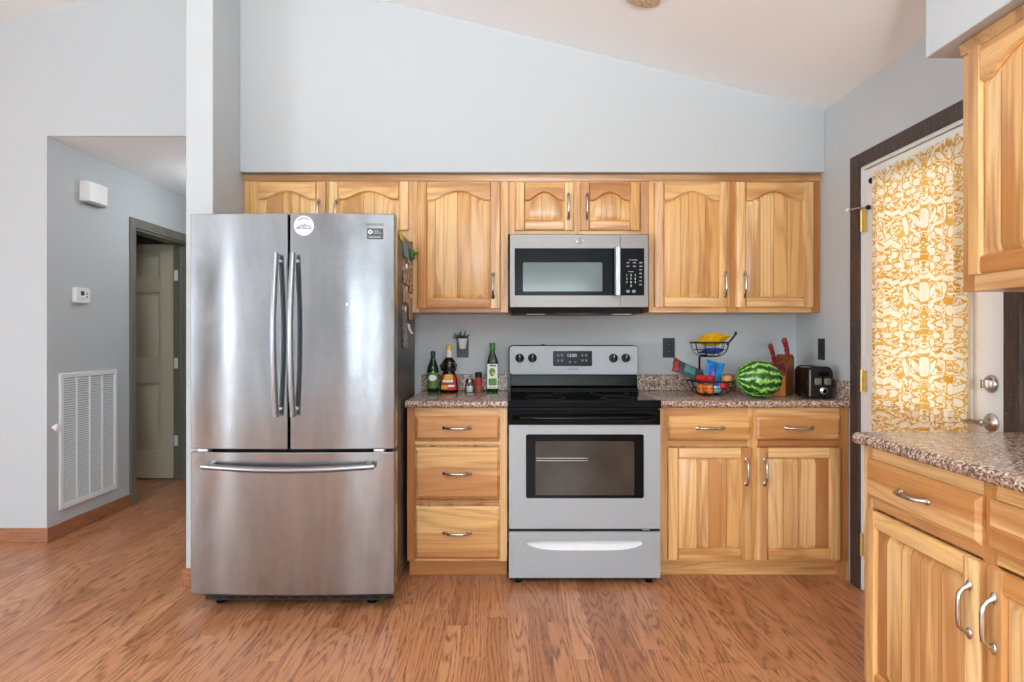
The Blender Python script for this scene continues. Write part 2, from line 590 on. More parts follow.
# ------------------------------------------------------------------ mesh builder
class MB:
    def __init__(self, m='white_plastic'):
        self.v, self.f, self.mi, self.bd = [], [], [], []
        self.ms = []
        self.m = m
        self.X = Matrix.Identity(4)
        self.board = 0.5

    def mat(self, m):
        self.m = m
        return self

    def _i(self):
        if self.m not in self.ms:
            self.ms.append(self.m)
        return self.ms.index(self.m)

    def add(self, vs, fs, bds=None):
        k = len(self.v)
        i = self._i()
        self.v += [tuple(self.X @ Vector(p)) for p in vs]
        for n, f in enumerate(fs):
            self.f.append(tuple(k + a for a in f))
            self.mi.append(i)
            self.bd.append(self.board if bds is None else bds[n])
        return self

    def box(self, x0, x1, y0, y1, z0, z1, m=None, rb=False):
        if m:
            self.m = m
        if rb:
            self.board = R.random()
        return self.add([(x0, y0, z0), (x1, y0, z0), (x1, y1, z0), (x0, y1, z0), (x0, y0, z1), (x1, y0, z1), (x1, y1, z1), (x0, y1, z1)],
                        [(0, 3, 2, 1), (4, 5, 6, 7), (0, 1, 5, 4), (1, 2, 6, 5), (2, 3, 7, 6), (3, 0, 4, 7)])

    def prism(self, poly, a0, a1, axis='y', m=None):
        """closed polygon extruded along an axis: 'y' poly=(x,z), 'x' poly=(y,z), 'z' poly=(x,y)"""
        if m:
            self.m = m
        n = len(poly)

        def P(p, a):
            return (p[0], a, p[1]) if axis == 'y' else (a, p[0], p[1]) if axis == 'x' else (p[0], p[1], a)
        area2 = sum(poly[i][0] * poly[(i + 1) % n][1] - poly[(i + 1) % n][0] * poly[i][1] for i in range(n))
        if (area2 < 0) != (axis == 'y'):
            poly = poly[::-1]
        vs = [P(p, a0) for p in poly] + [P(p, a1) for p in poly]
        fs = [tuple(range(n))[::-1], tuple(range(n, 2 * n))]
        for i in range(n):
            j = (i + 1) % n
            fs.append((i, j, n + j, n + i))
        return self.add(vs, fs)

    def lathe(self, prof, c=(0, 0, 0), n=24, axis='z', m=None, sq=None):
        """prof: list of (radius, height); a squarish section when sq is an exponent"""
        if m:
            self.m = m
        vs, fs = [], []
        for (r, h) in prof:
            for k in range(n):
                a = 2 * PI * k / n
                ca, sa = math.cos(a), math.sin(a)
                if sq:
                    ca = math.copysign(abs(ca) ** sq, ca)
                    sa = math.copysign(abs(sa) ** sq, sa)
                if axis == 'z':
                    vs.append((c[0] + r * ca, c[1] + r * sa, c[2] + h))
                elif axis == 'y':
                    vs.append((c[0] + r * ca, c[1] + h, c[2] - r * sa))
                else:
                    vs.append((c[0] + h, c[1] + r * ca, c[2] + r * sa))
        L = len(prof)
        for i in range(L - 1):
            for k in range(n):
                j = (k + 1) % n
                fs.append((i * n + k, i * n + j, (i + 1) * n + j, (i + 1) * n + k))
        if prof[0][0] > 1e-6:
            fs.append(tuple(range(n))[::-1])
        if prof[-1][0] > 1e-6:
            fs.append(tuple((L - 1) * n + k for k in range(n)))
        return self.add(vs, fs)

    def tube(self, pts, rad, n=10, m=None, closed=False, flat=1.0):
        if m:
            self.m = m
        P = [Vector(p) for p in pts]
        N = len(P)
        rs = rad if isinstance(rad, (list, tuple)) else [rad] * N
        vs, fs = [], []
        up = None
        for i in range(N):
            if closed:
                d = (P[(i + 1) % N] - P[i - 1]).normalized()
            else:
                d = (P[min(i + 1, N - 1)] - P[max(i - 1, 0)]).normalized()
            if up is None:
                up = Vector((0, 0, 1)) if abs(d.z) < 0.9 else Vector((1, 0, 0))
            s = d.cross(up).normalized()
            up = s.cross(d).normalized()
            for k in range(n):
                a = 2 * PI * k / n
                vs.append(P[i] + (s * math.cos(a) + up * (math.sin(a) * flat)) * rs[i])
        T = N if closed else N - 1
        for i in range(T):
            i2 = (i + 1) % N
            for k in range(n):
                j = (k + 1) % n
                fs.append((i * n + k, i * n + j, i2 * n + j, i2 * n + k))
        if not closed:
            fs.append(tuple(range(n))[::-1])
            fs.append(tuple((N - 1) * n + k for k in range(n)))
        return self.add(vs, fs)

    def ell(self, c, r, n=20, k=12, m=None):
        if m:
            self.m = m
        vs, fs = [], []
        for i in range(1, k):
            t = PI * i / k
            for j in range(n):
                a = 2 * PI * j / n
                vs.append((c[0] + r[0] * math.sin(t) * math.cos(a), c[1] + r[1] * math.sin(t) * math.sin(a), c[2] - r[2] * math.cos(t)))
        b = len(vs)
        vs += [(c[0], c[1], c[2] - r[2]), (c[0], c[1], c[2] + r[2])]
        for i in range(k - 2):
            for j in range(n):
                j2 = (j + 1) % n
                fs.append((i * n + j, i * n + j2, (i + 1) * n + j2, (i + 1) * n + j))
        for j in range(n):
            j2 = (j + 1) % n
            fs.append((b, j2, j))
            fs.append((b + 1, (k - 2) * n + j, (k - 2) * n + j2))
        return self.add(vs, fs)

    def pillow(self, w_, h_, t_, n=14, crimp=0.1, seed=0, m=None):
        """a filled bag: width along x, height along z, thickness along y, flat crimped ends"""
        if m:
            self.m = m
        q = random.Random(seed)
        ph = [q.random() * 6 for _ in range(4)]
        vs, fs = [], []
        for side in (-1, 1):
            for i in range(n + 1):
                for j in range(n + 1):
                    u, v = i / n, j / n
                    e = max(0.0, 1 - abs(2 * v - 1) ** 3.0) if crimp else 1
                    if v < crimp or v > 1 - crimp:
                        e = 0.0
                    else:
                        vv = (v - crimp) / (1 - 2 * crimp)
                        e = math.sin(PI * vv) ** 0.5
                    b = (math.sin(PI * u) ** 0.55) * e
                    y = side * (t_ / 2 * b * (1 + 0.12 * math.sin(u * 9 + ph[0]) * math.sin(v * 8 + ph[1])) + 0.0008)
                    y += 0.004 * math.sin(u * 14 + ph[2]) * (1 - b)
                    vs.append(((u - 0.5) * w_ * (1 - 0.10 * e), y, (v - 0.5) * h_))
        S = (n + 1) * (n + 1)
        for s in range(2):
            for i in range(n):
                for j in range(n):
                    a = s * S + i * (n + 1) + j
                    f = (a, a + n + 1, a + n + 2, a + 1)
                    fs.append(f if s == 0 else f[::-1])
        rim = [i * (n + 1) for i in range(n + 1)] + [n * (n + 1) + j for j in range(1, n + 1)] + \
              [i * (n + 1) + n for i in range(n - 1, -1, -1)] + [j for j in range(n - 1, 0, -1)]
        for i in range(len(rim)):
            a, b = rim[i], rim[(i + 1) % len(rim)]
            fs.append((b, a, S + a, S + b))
        return self.add(vs, fs)

    def build(self, name, parent=None, bevel=0.0, seg=2, sharp=38, loc=None):
        me = bpy.data.meshes.new(name)
        me.from_pydata(self.v, [], self.f)
        for m in self.ms:
            me.materials.append(M[m])
        me.polygons.foreach_set('material_index', self.mi)
        at = me.attributes.new('board', 'FLOAT', 'FACE')
        at.data.foreach_set('value', self.bd)
        me.polygons.foreach_set('use_smooth', [True] * len(self.f))
        me.validate()
        me.update()
        me.set_sharp_from_angle(angle=math.radians(sharp))
        o = bpy.data.objects.new(name, me)
        COL.objects.link(o)
        if parent is not None:
            o.parent = parent
        if loc is not None:
            o.location = loc
        if bevel:
            bv = o.modifiers.new('bevel', 'BEVEL')
            bv.width = bevel
            bv.segments = seg
            bv.limit_method = 'ANGLE'
            bv.angle_limit = math.radians(40)
            bv.harden_normals = False
        return o


def tag(o, label, cat, group=None):
    o['label'] = label
    o['category'] = cat
    if group:
        o['group'] = group
    return o


def thing(name, label, cat, loc=(0, 0, 0), rz=0.0, group=None):
    o = bpy.data.objects.new(name, None)
    o.empty_display_size = 0.05
    COL.objects.link(o)
    o.location = loc
    o.rotation_euler = (0, 0, rz)
    return tag(o, label, cat, group)


def struct(name, mb, bevel=0.0, parent=None, loc=None):
    o = mb.build(name, parent, bevel, loc=loc)
    if parent is None:
        o['kind'] = 'structure'
    return o


def text_mesh(name, s, size, m, parent, loc, rot=(PI / 2, 0, 0), ext=0.0003, align='CENTER', shear=0.0):
    cu = bpy.data.curves.new(name, 'FONT')
    cu.body = s
    cu.size = size
    cu.extrude = ext
    cu.align_x = align
    cu.align_y = 'CENTER'
    cu.shear = shear
    cu.resolution_u = 3
    tmp = bpy.data.objects.new(name + '_tmp', cu)
    COL.objects.link(tmp)
    dg = bpy.context.evaluated_depsgraph_get()
    me = bpy.data.meshes.new_from_object(tmp.evaluated_get(dg))
    bpy.data.objects.remove(tmp)
    bpy.data.curves.remove(cu)
    me.materials.clear()
    me.materials.append(M[m])
    o = bpy.data.objects.new(name, me)
    COL.objects.link(o)
    o.parent = parent
    o.location = loc
    o.rotation_euler = rot
    return o


def rrect(x0, x1, z0, z1, r, n=5):
    pts = []
    for cx_, cz_, a0 in ((x1 - r, z1 - r, 0), (x0 + r, z1 - r, 90), (x0 + r, z0 + r, 180), (x1 - r, z0 + r, 270)):
        for k in range(n + 1):
            a = math.radians(a0 + 90 * k / n)
            pts.append((cx_ + r * math.cos(a), cz_ + r * math.sin(a)))
    return pts


def circ(cx_, cz_, r, n=24):
    return [(cx_ + r * math.cos(2 * PI * k / n), cz_ + r * math.sin(2 * PI * k / n)) for k in range(n)]


def ceil_z(x):
    return 2.478 + 0.247 * (1.735 - x) if x > -1.987 else 2.478 + 0.247 * (x - LX)


# ------------------------------------------------------------------ the setting
struct('floor', MB('laminate_floor_planks').box(LX - 0.2, RX + 0.15, BY - 0.2, 4.2, -0.05, 0.0))

# vaulted ceiling, one solid with two slopes, ridge parallel to the depth
zr = ceil_z(-1.987)
cm = MB('cream_ceiling_paint')
cm.prism([(LX - 0.2, 2.478 - 0.05), (-1.987, zr), (RX + 0.2, 2.478 - 0.05), (RX + 0.2, 2.60), (-1.987, zr + 0.12), (LX - 0.2, 2.60)], BY - 0.15, 0.1, 'y')
struct('ceiling', cm)


def hole_wall(holes, a0, a1, z0, z1):
    """rectangles (a0,a1,z0,z1) that fill a wall around its openings"""
    out = []
    cuts = sorted(set([a0, a1] + [h[0] for h in holes] + [h[1] for h in holes]))
    for i in range(len(cuts) - 1):
        a, b = cuts[i], cuts[i + 1]
        hs = [h for h in holes if h[0] <= a and h[1] >= b]
        if not hs:
            out.append((a, b, z0, z1))
        else:
            h = hs[0]
            if h[2] > z0:
                out.append((a, b, z0, h[2]))
            if h[3] < z1:
                out.append((a, b, h[3], z1))
    return out


# wall behind the kitchen run, up to the vault
def gable(mb, x0, x1, y0, y1, z0, n=1):
    xs = [x0] + ([-1.987] if x0 < -1.987 < x1 else []) + [x1]
    top = [(x, ceil_z(x) + 0.02) for x in xs]
    return mb.prism([(x0, z0)] + [(x1, z0)] + top[::-1], y0, y1, 'y')


struct('wall_back', gable(MB('grey_wall_paint'), -1.602, RX, 0.0, 0.1, 0.0))
struct('wall_soffit', gable(MB('grey_wall_paint'), -1.467, RX, -0.357, 0.0, 2.138), 0.003)
wl = MB('grey_wall_paint')
gable(wl, LX, -2.777, 0.0, 0.012, 0.0)
gable(wl, -2.777, -1.602, 0.0, 0.012, 2.447)
struct('wall_left_of_hall', wl)
struct('wall_partition', gable(MB('grey_wall_paint'), -1.602, -1.467, -0.683, 0.0, 0.0), 0.004)

# right wall with the opening of the exterior door (y along the wall)
DY0, DY1, DZ = 2.258 - 3.92, 3.193 - 3.92, 2.066
wr = MB('grey_wall_paint')
for (a, b, c, d) in hole_wall([(DY0, DY1, 0.0, DZ)], BY, 0.1, 0.0, 2.49):
    wr.box(RX, RX + 0.12, a, b, c, d)
struct('wall_right', wr)
struct('wall_soffit_right', MB('grey_wall_paint').prism([(1.357, 2.138), (RX, 2.138), (RX, 2.49), (1.357, ceil_z(1.357) + 0.01)], -4.6, 2.116 - 3.92, 'y'), 0.003)
# rear and left walls of the room (behind the camera), with windows
wb = MB('grey_wall_paint')
for (a, b, c, d) in hole_wall(REAR, LX, RX, 0.0, 2.46):
    wb.box(a, b, BY - 0.12, BY, c, d)
wb.prism([(LX, 2.46), (RX, 2.46), (RX, 2.49), (-1.987, zr + 0.02), (LX, 2.49)], BY - 0.12, BY, 'y')
struct('wall_rear', wb)
wf = MB('grey_wall_paint')
for (a, b, c, d) in hole_wall(LEFT, BY, 0.1, 0.0, 2.49):
    wf.box(LX - 0.12, LX, a, b, c, d)
struct('wall_left', wf)
k = 1
for (a, b, c, d) in REAR:
    m = MB('white_metal_paint')
    for (p, q, r, s) in ((a, b, c, c + 0.05), (a, b, d - 0.05, d), (a, a + 0.05, c + 0.05, d - 0.05), (b - 0.05, b, c + 0.05, d - 0.05)):
        m.box(p, q, BY - 0.09, BY - 0.03, r, s)
    if b - a > 0.8:
        m.box((a + b) / 2 - 0.03, (a + b) / 2 + 0.03, BY - 0.08, BY - 0.04, c + 0.05, d - 0.05)
    struct('window_%d' % k, m)
    k += 1
for (a, b, c, d) in LEFT:
    m = MB('white_metal_paint')
    for (p, q, r, s) in ((a, b, c, c + 0.05), (a, b, d - 0.05, d), (a, a + 0.05, c + 0.05, d - 0.05), (b - 0.05, b, c + 0.05, d - 0.05)):
        m.box(LX - 0.09, LX - 0.03, p, q, r, s)
    m.box(LX - 0.08, LX - 0.04, (a + b) / 2 - 0.03, (a + b) / 2 + 0.03, c + 0.05, d - 0.05)
    struct('window_%d' % k, m)
    k += 1

# hall beyond the opening: left wall with a doorway, ceiling, end wall, right wall
HX = -2.777
HY0, HY1, HZ = 0.92, 1.735, 2.05
wh = MB('hall_wall_paint')
for (a, b, c, d) in hole_wall([(HY0, HY1, 0.0, HZ)], 0.0125, 3.4, 0.0, 2.447):
    wh.box(HX - 0.115, HX, a, b, c, d)
struct('wall_hall_left', wh)
struct('wall_hall_right', MB('hall_wall_paint').box(-1.602, -1.502, 0.1005, 3.4, 0, 2.447))
struct('wall_hall_end', MB('hall_wall_paint').box(-6.0, -1.502, 3.4, 3.5, 0, 2.5))
struct('ceiling_hall', MB('cream_ceiling_paint').box(-6.0, -1.502, 0.0125, 3.5, 2.4475, 2.55))
struct('wall_bedroom_far', MB('hall_wall_paint').box(-6.0, -5.9, 0.0125, 3.4, 0, 2.447))

# hall doorway: trim and the open six-panel door
t = MB('olive_trim_paint')
tw = 0.07
for (x0, x1) in ((HX, HX + 0.014), (HX - 0.129, HX - 0.115)):
    t.box(x0, x1, HY0 - tw, HY0, 0, HZ + tw)
    t.box(x0, x1, HY1, HY1 + tw, 0, HZ + tw)
    t.box(x0, x1, HY0, HY1, HZ, HZ + tw)
t.box(HX - 0.115, HX, HY0, HY0 + 0.016, 0, HZ - 0.016)
t.box(HX - 0.115, HX, HY1 - 0.016, HY1, 0, HZ - 0.016)
t.box(HX - 0.115, HX, HY0, HY1, HZ - 0.016, HZ)
t.box(HX - 0.07, HX - 0.05, HY1 - 0.028, HY1 - 0.016, 0, HZ - 0.016)
struct('trim_1', t, 0.003)


def panel_door(mb, W, H, panels, T=0.035):
    """slab from x=-W..0, front at y=0 (facing -y), with framed raised panels on both faces"""
    xs = sorted(set([-W, 0.0] + [p for q in panels for p in q[:2]]))
    zs = sorted(set([0.0, H] + [p for q in panels for p in q[2:]]))

    def inp(x, z):
        return any(p[0] <= x <= p[1] and p[2] <= z <= p[3] for p in panels)
    for i in range(len(xs) - 1):
        for j in range(len(zs) - 1):
            if not inp((xs[i] + xs[i + 1]) / 2, (zs[j] + zs[j + 1]) / 2):
                mb.box(xs[i], xs[i + 1], 0, T, zs[j], zs[j + 1])
    for (a, b, c, d) in panels:
        for y0, y1, s in ((0.015, 0.004, 1), (T - 0.015, T - 0.004, -1)):
            e, g = 0.014, 0.034
            O = [(a, y0, c), (b, y0, c), (b, y0, d), (a, y0, d)]
            A = [(a + e, y0, c + e), (b - e, y0, c + e), (b - e, y0, d - e), (a + e, y0, d - e)]
            B = [(a + g, y1, c + g), (b - g, y1, c + g), (b - g, y1, d - g), (a + g, y1, d - g)]
            fs = [(8, 9, 10, 11)]
            for q in range(4):
                r = (q + 1) % 4
                fs.append((q, r, 4 + r, 4 + q))
                fs.append((4 + q, 4 + r, 8 + r, 8 + q))
            mb.add(O + A + B, fs if s > 0 else [f[::-1] for f in fs])
    return mb


dl = MB('putty_door_paint')
pz = [(0.24, 0.825), (1.03, 1.615), (1.73, 1.945)]
px2 = [(-0.375, -0.13), (-0.68, -0.435)] if False else [(-0.36, -0.13), (-0.665, -0.435)]
panel_door(dl, 0.795, 2.03, [(a, b, c, d) for (a, b) in px2 for (c, d) in pz])
d1 = struct('door_1', dl, 0.0, loc=(-2.893, 1.738, 0.012))
for z in (0.33, 1.0, 1.76):
    m = MB('white_metal_paint')
    m.box(0.003, 0.035, -0.0235, -0.0215, z - 0.045, z + 0.045)
    m.lathe([(0.006, -0.05), (0.006, 0.05)], (0.001, -0.0065, z), 10)
    m.build('hinge', d1)
kn = MB('steel_lid')
kn.lathe([(0.026, 0), (0.026, -0.008), (0.010, -0.012), (0.010, -0.035), (0.026, -0.045), (0.026, -0.06), (0.012, -0.068), (0, -0.069)], (-0.735, 0, 0.94), 18, 'y')
kn.build('door_knob', d1)

# skirting boards
b = MB('baseboard_wood')
b.box(LX, HX + 0.0135, -0.0125, 0.0, 0, 0.087)
struct('baseboard_left', b, 0.003)
b = MB('baseboard_wood')
b.box(HX, HX + 0.0125, 0.0, HY0 - tw, 0, 0.087)
b.box(HX, HX + 0.0125, HY1 + tw, 3.4, 0, 0.087)
struct('baseboard_hall', b, 0.003)
b = MB('baseboard_wood')
b.box(-1.6145, -1.4545, -0.6955, -0.683, 0, 0.087)
b.box(-1.6145, -1.602, -0.683, 0.0, 0, 0.087)
struct('baseboard_partition', b, 0.003)

# exterior door: dark casing, jamb, white leaf with a window
t = MB('dark_stained_trim')
cw = 0.077
t.box(RX - 0.018, RX, DY1, DY1 + cw, 0, DZ + 0.066)
t.box(RX - 0.018, RX, DY0 - cw, DY0, 0, DZ + 0.066)
t.box(RX - 0.018, RX, DY0, DY1, DZ, DZ + 0.066)
struct('trim_2', t, 0.002)
t = MB('white_door_paint')
t.box(RX - 0.004, RX + 0.12, DY1 - 0.016, DY1, 0, DZ)
t.box(RX - 0.004, RX + 0.12, DY0, DY0 + 0.016, 0, DZ)
t.box(RX - 0.004, RX + 0.12, DY0 + 0.016, DY1 - 0.016, DZ - 0.016, DZ)
struct('trim_3', t)
LY0, LY1 = DY0 + 0.02, DY1 - 0.02       # leaf along y
WY0, WY1, WZ0, WZ1 = -1.455, -0.95, 0.95, 1.93
dm = MB('white_door_paint')
X0, X1 = RX + 0.006, RX + 0.05
for (a, b_, c, d) in hole_wall([(WY0, WY1, WZ0, WZ1)], LY0, LY1, 0.012, DZ - 0.02):
    dm.box(X0, X1, a, b_, c, d)
for (a, b_, c, d) in ((WY0 - 0.03, WY0, WZ0 - 0.03, WZ1 + 0.03), (WY1, WY1 + 0.03, WZ0 - 0.03, WZ1 + 0.03),
                      (WY0, WY1, WZ0 - 0.03, WZ0), (WY0, WY1, WZ1, WZ1 + 0.03)):
    dm.box(X0 - 0.010, X0, a, b_, c, d)
d2 = struct('door_2', dm, 0.002)
MB('window_glass').box(X0 + 0.016, X0 + 0.022, WY0, WY1, WZ0, WZ1).build('glass_pane', d2)
for z in (0.22, 1.02, 1.80):
    m = MB('door_brass')
    m.box(RX - 0.0012, RX + 0.0005 - 0.0045, LY1 + 0.0, LY1 + 0.026, z - 0.05, z + 0.05)
    m.box(RX - 0.006, RX + 0.006, LY1 - 0.022, LY1 - 0.002, z - 0.05, z + 0.05)
    m.lathe([(0.0065, -0.052), (0.0065, 0.052)], (RX - 0.010, LY1 + 0.004, z), 10)
    m.ell((RX - 0.010, LY1 + 0.004, z + 0.055), (0.006, 0.006, 0.006), 8, 6)
    m.build('hinge', d2)
m = MB('satin_nickel')
m.tube([(RX - 0.012, LY1 - 0.05, 1.856), (RX - 0.03, LY1 + 0.0, 1.862), (RX - 0.05, LY1 + 0.045, 1.862)], 0.005, 8)
m.ell((RX - 0.052, LY1 + 0.05, 1.862), (0.011, 0.011, 0.011), 10, 8, 'white_plastic')
m.ell((RX - 0.010, LY1 - 0.055, 1.856), (0.011, 0.012, 0.012), 10, 8, 'black_plastic')
m.build('hinge_pin_stop', d2)
m = MB('satin_nickel')
yb = 2.34 - 3.92
m.lathe([(0.033, 0), (0.033, -0.006), (0.027, -0.014), (0.012, -0.017), (0.0, -0.017)], (X0, yb, 1.065), 22, 'x')
m.box(X0 - 0.040, X0 - 0.014, yb - 0.005, yb + 0.005, 1.05, 1.08)
m.build('deadbolt', d2, 0.0015)
m = MB('satin_nickel')
m.lathe([(0.034, 0), (0.034, -0.006), (0.027, -0.014), (0.014, -0.018), (0.012, -0.045), (0, -0.05)], (X0, yb, 0.925), 22, 'x')
m.tube([(X0 - 0.045, yb - 0.008, 0.925), (X0 - 0.05, yb + 0.03, 0.926), (X0 - 0.048, yb + 0.08, 0.922), (X0 - 0.045, yb + 0.125, 0.920)], [0.010, 0.009, 0.008, 0.007], 10)
m.build('lever_handle', d2)
# bright ground outside so that daylight comes off something real
struct('ground', MB('grille_shadow').box(-14, 14, -16, 8, -0.12, -0.06))


# ------------------------------------------------------------------ wooden cabinet pieces
def pull(parent, x, y, z, vert, L=0.128):
    """arched bar pull with flared feet, sticking out towards -y"""
    h = L / 2
    prof = [(-h, -0.001, 0.0072), (-h + 0.006, -0.006, 0.0062), (-h + 0.012, -0.018, 0.0048), (-h + 0.022, -0.028, 0.0052),
            (-h * 0.35, -0.030, 0.0056), (h * 0.35, -0.030, 0.0056), (h - 0.022, -0.028, 0.0052), (h - 0.012, -0.018, 0.0048),
            (h - 0.006, -0.006, 0.0062), (h, -0.001, 0.0072)]
    prof = [(a, b, r * 1.25) for a, b, r in prof]
    m = MB('satin_nickel')
    if vert:
        m.tube([(x, y + b, z + a) for a, b, r in prof], [r for a, b, r in prof], 10)
        for s in (-1, 1):
            m.ell((x, y - 0.003, z + s * (h - 0.003)), (0.0105, 0.0045, 0.015), 12, 8)
    else:
        m.tube([(x + a, y + b, z) for a, b, r in prof], [r for a, b, r in prof], 10)
        for s in (-1, 1):
            m.ell((x + s * (h - 0.003), y - 0.003, z), (0.015, 0.0045, 0.0105), 12, 8)
    return m.build('handle', parent, sharp=60)


def door(parent, x0, x1, z0, z1, arch, hx, hz, y=0.0):
    """framed door, its back on y, front at y-0.02; cathedral top when arch > 0"""
    m = MB('hickory_vertical')
    W, H, sw, T = x1 - x0, z1 - z0, 0.056, 0.020

    def ext(sec, a0, a1, fn):
        n = len(sec)
        vs = [fn(p, a0) for p in sec] + [fn(p, a1) for p in sec]
        fs = [tuple(range(n))[::-1], tuple(range(n, 2 * n))]
        for i in range(n):
            j = (i + 1) % n
            fs.append((i, j, n + j, n + i))
        m.add(vs, fs)
    S = [(0, 0), (0, -0.013), (0.0025, -0.0175), (0.008, -T), (sw - 0.008, -T), (sw, -0.010), (sw, -0.001)]
    m.board = R.random() * 0.72
    ext(S, 0, H, lambda p, a: (x0 + p[0], y + p[1], z0 + a))
    m.board = R.random() * 0.72
    ext(S[::-1], 0, H, lambda p, a: (x1 - p[0], y + p[1], z0 + a))
    m.m = 'hickory_horizontal'
    m.board = R.random()
    e = 0.0004
    ext(S[::-1], sw + e, W - sw - e, lambda p, a: (x0 + a, y + p[1], z0 + p[0]))
    # top rail with the arch
    m.board = R.random()
    xa, xb = x0 + sw, x1 - sw
    N = 28 if arch else 1
    sh = 0.05

    def top(x, dz=0.0):
        tt = (x - xa) / (xb - xa)
        base = z1 - sw - (arch if arch else 0.0)
        if not arch:
            return base - dz
        u = min(1, max(0, (tt - 0.09) / 0.82))
        return base + arch * (0.5 - 0.5 * math.cos(2 * PI * u)) ** 0.62 - dz
    cols = []
    for i in range(N + 1):
        x = xa + e + (xb - xa - 2 * e) * i / N
        cols.append([(x, y, z1), (x, y - 0.013, z1), (x, y - 0.0175, z1 - 0.0025), (x, y - T, z1 - 0.008),
                     (x, y - T, top(x) + 0.008), (x, y - 0.010, top(x)), (x, y - 0.001, top(x))])
    vs = [p for c in cols for p in c]
    fs = []
    for i in range(N):
        for j in range(6):
            fs.append((i * 7 + j, i * 7 + j + 1, (i + 1) * 7 + j + 1, (i + 1) * 7 + j))
        fs.append((i * 7 + 6, i * 7, (i + 1) * 7, (i + 1) * 7 + 6))
    fs += [tuple(range(7))[::-1], tuple(N * 7 + j for j in range(7))]
    m.add(vs, fs)
    # raised panel made of glued staves
    m.m = 'hickory_vertical'
    bounds = [xa]
    while bounds[-1] < xb - 0.05:
        bounds.append(min(xb, bounds[-1] + R.choice((0.045, 0.06, 0.075, 0.09))))
    if bounds[-1] < xb:
        bounds[-1] = xb
    ins = 0.024
    xs = set(bounds) | {xa, xa + ins, xb - ins, xb}
    if arch:
        xs |= {xa + (xb - xa) * i / 28 for i in range(29)}
    xs |= {b_ + 0.003 for b_ in bounds[1:-1]}
    xs = sorted(xs)
    xs = [x for i, x in enumerate(xs) if i == 0 or x - xs[i - 1] > 1e-5]
    bv = [0.15 + 0.5 * R.random() if R.random() < 0.7 else R.random() for _ in bounds]
    vs, fs, bs = [], [], []
    zb = z0 + sw
    for x in xs:
        edge = min(1.0, min(x - xa, xb - x) / ins)
        yi = y - 0.006 - 0.010 * edge
        vs += [(x, y - 0.006, zb), (x, yi, zb + ins), (x, yi, top(x) - ins), (x, y - 0.006, top(x))]
    for i in range(len(xs) - 1):
        mid = (xs[i] + xs[i + 1]) / 2
        kk = max(q for q in range(len(bounds)) if bounds[q] <= mid)
        for j in range(3):
            fs.append((i * 4 + j, (i + 1) * 4 + j, (i + 1) * 4 + j + 1, i * 4 + j + 1))
            bs.append(1.0 if 0 < kk and mid < bounds[kk] + 0.003 and bv[kk] < 0.9 else bv[kk])
    m.add(vs, fs, bs)
    # back board closes the door
    m.board = 0.3
    m.box(xa - 0.002, xb + 0.002, y - 0.004, y, zb - 0.002, top((xa + xb) / 2) + 0.002)
    o = m.build('door', parent, sharp=30)
    if hx is not None:
        pull(o, hx, y - 0.020, hz, True)
    return o


def drawer(parent, x0, x1, z0, z1, y=0.0, boards=1, tones=None):
    m = MB('hickory_horizontal')
    T, e = 0.020, 0.014
    zs = [z0] + [z0 + (z1 - z0) * (i / boards + (R.random() - 0.5) * 0.12) for i in range(1, boards)] + [z1]
    for i in range(boards):
        a, c = zs[i], zs[i + 1]
        ea = e if i == 0 else 0.0
        ec = e if i == boards - 1 else 0.0
        m.board = tones[i] if tones else R.random()
        vs = [(x0, y, a), (x1, y, a), (x1, y, c), (x0, y, c),
              (x0, y - 0.011, a), (x1, y - 0.011, a), (x1, y - 0.011, c), (x0, y - 0.011, c),
              (x0 + e, y - T, a + ea), (x1 - e, y - T, a + ea), (x1 - e, y - T, c - ec), (x0 + e, y - T, c - ec)]
        fs = [(3, 2, 1, 0), (8, 9, 10, 11)]
        for q in range(4):
            r = (q + 1) % 4
            fs.append((q, r, 4 + r, 4 + q))
            fs.append((4 + q, 4 + r, 8 + r, 8 + q))
        m.add(vs, fs)
    o = m.build('drawer', parent, 0.0015, 2, 30)
    pull(o, (x0 + x1) / 2, y - T, (z0 + z1) / 2, False)
    return o


def cabinet(name, label, loc, rz, W, z0, z1, depth, stiles, rails, toe=None, group=None, end_fill=False):
    """root at the lower front corner of the face frame; x along the front, y into the depth"""
    r = thing(name, label, 'cabinet', loc, rz, group)
    m = MB('hickory_vertical')
    m.board = 0.42
    m.box(0.0005, W - 0.0005, 0.019, depth, z0, z1)
    if toe:
        m.prism([(0.0935, z0 - 0.001), (depth, z0 - 0.001), (depth, 0.0), (0.0935, 0.0)], 0.001, W - 0.001, 'x')
    m.build('carcass', r, 0.001)
    f = MB('hickory_vertical')
    for (a, b) in stiles:
        f.box(a, b, 0, 0.019, z0, z1, 'hickory_vertical', True)
    for (a, b) in rails:
        for i in range(len(stiles) - 1):
            f.box(stiles[i][1], stiles[i + 1][0], 0.0006, 0.019, a, b, 'hickory_horizontal', True)
    if end_fill:
        f.box(stiles[-1][0] + 0.02, stiles[-1][1], 0, 0.074, 0.0, z0 - 0.0005, 'hickory_vertical', True)
    f.build('face_frame', r, 0.001)
    if toe:
        q = MB('hickory_horizontal')
        q.box(0.001, W - 0.001, 0.075, 0.093, 0.0, z0, None, True)
        q.build('toe_kick', r, 0.001)
    return r


UF = -0.305           # y of the upper face frames
UZ, UT = 1.372, 2.134
S_D = 181.1


def ux(p):            # picture column to x on the upper doors
    return (p - CX) / S_D


def uz(p):
    return CAMZ - (p - CY) / S_D


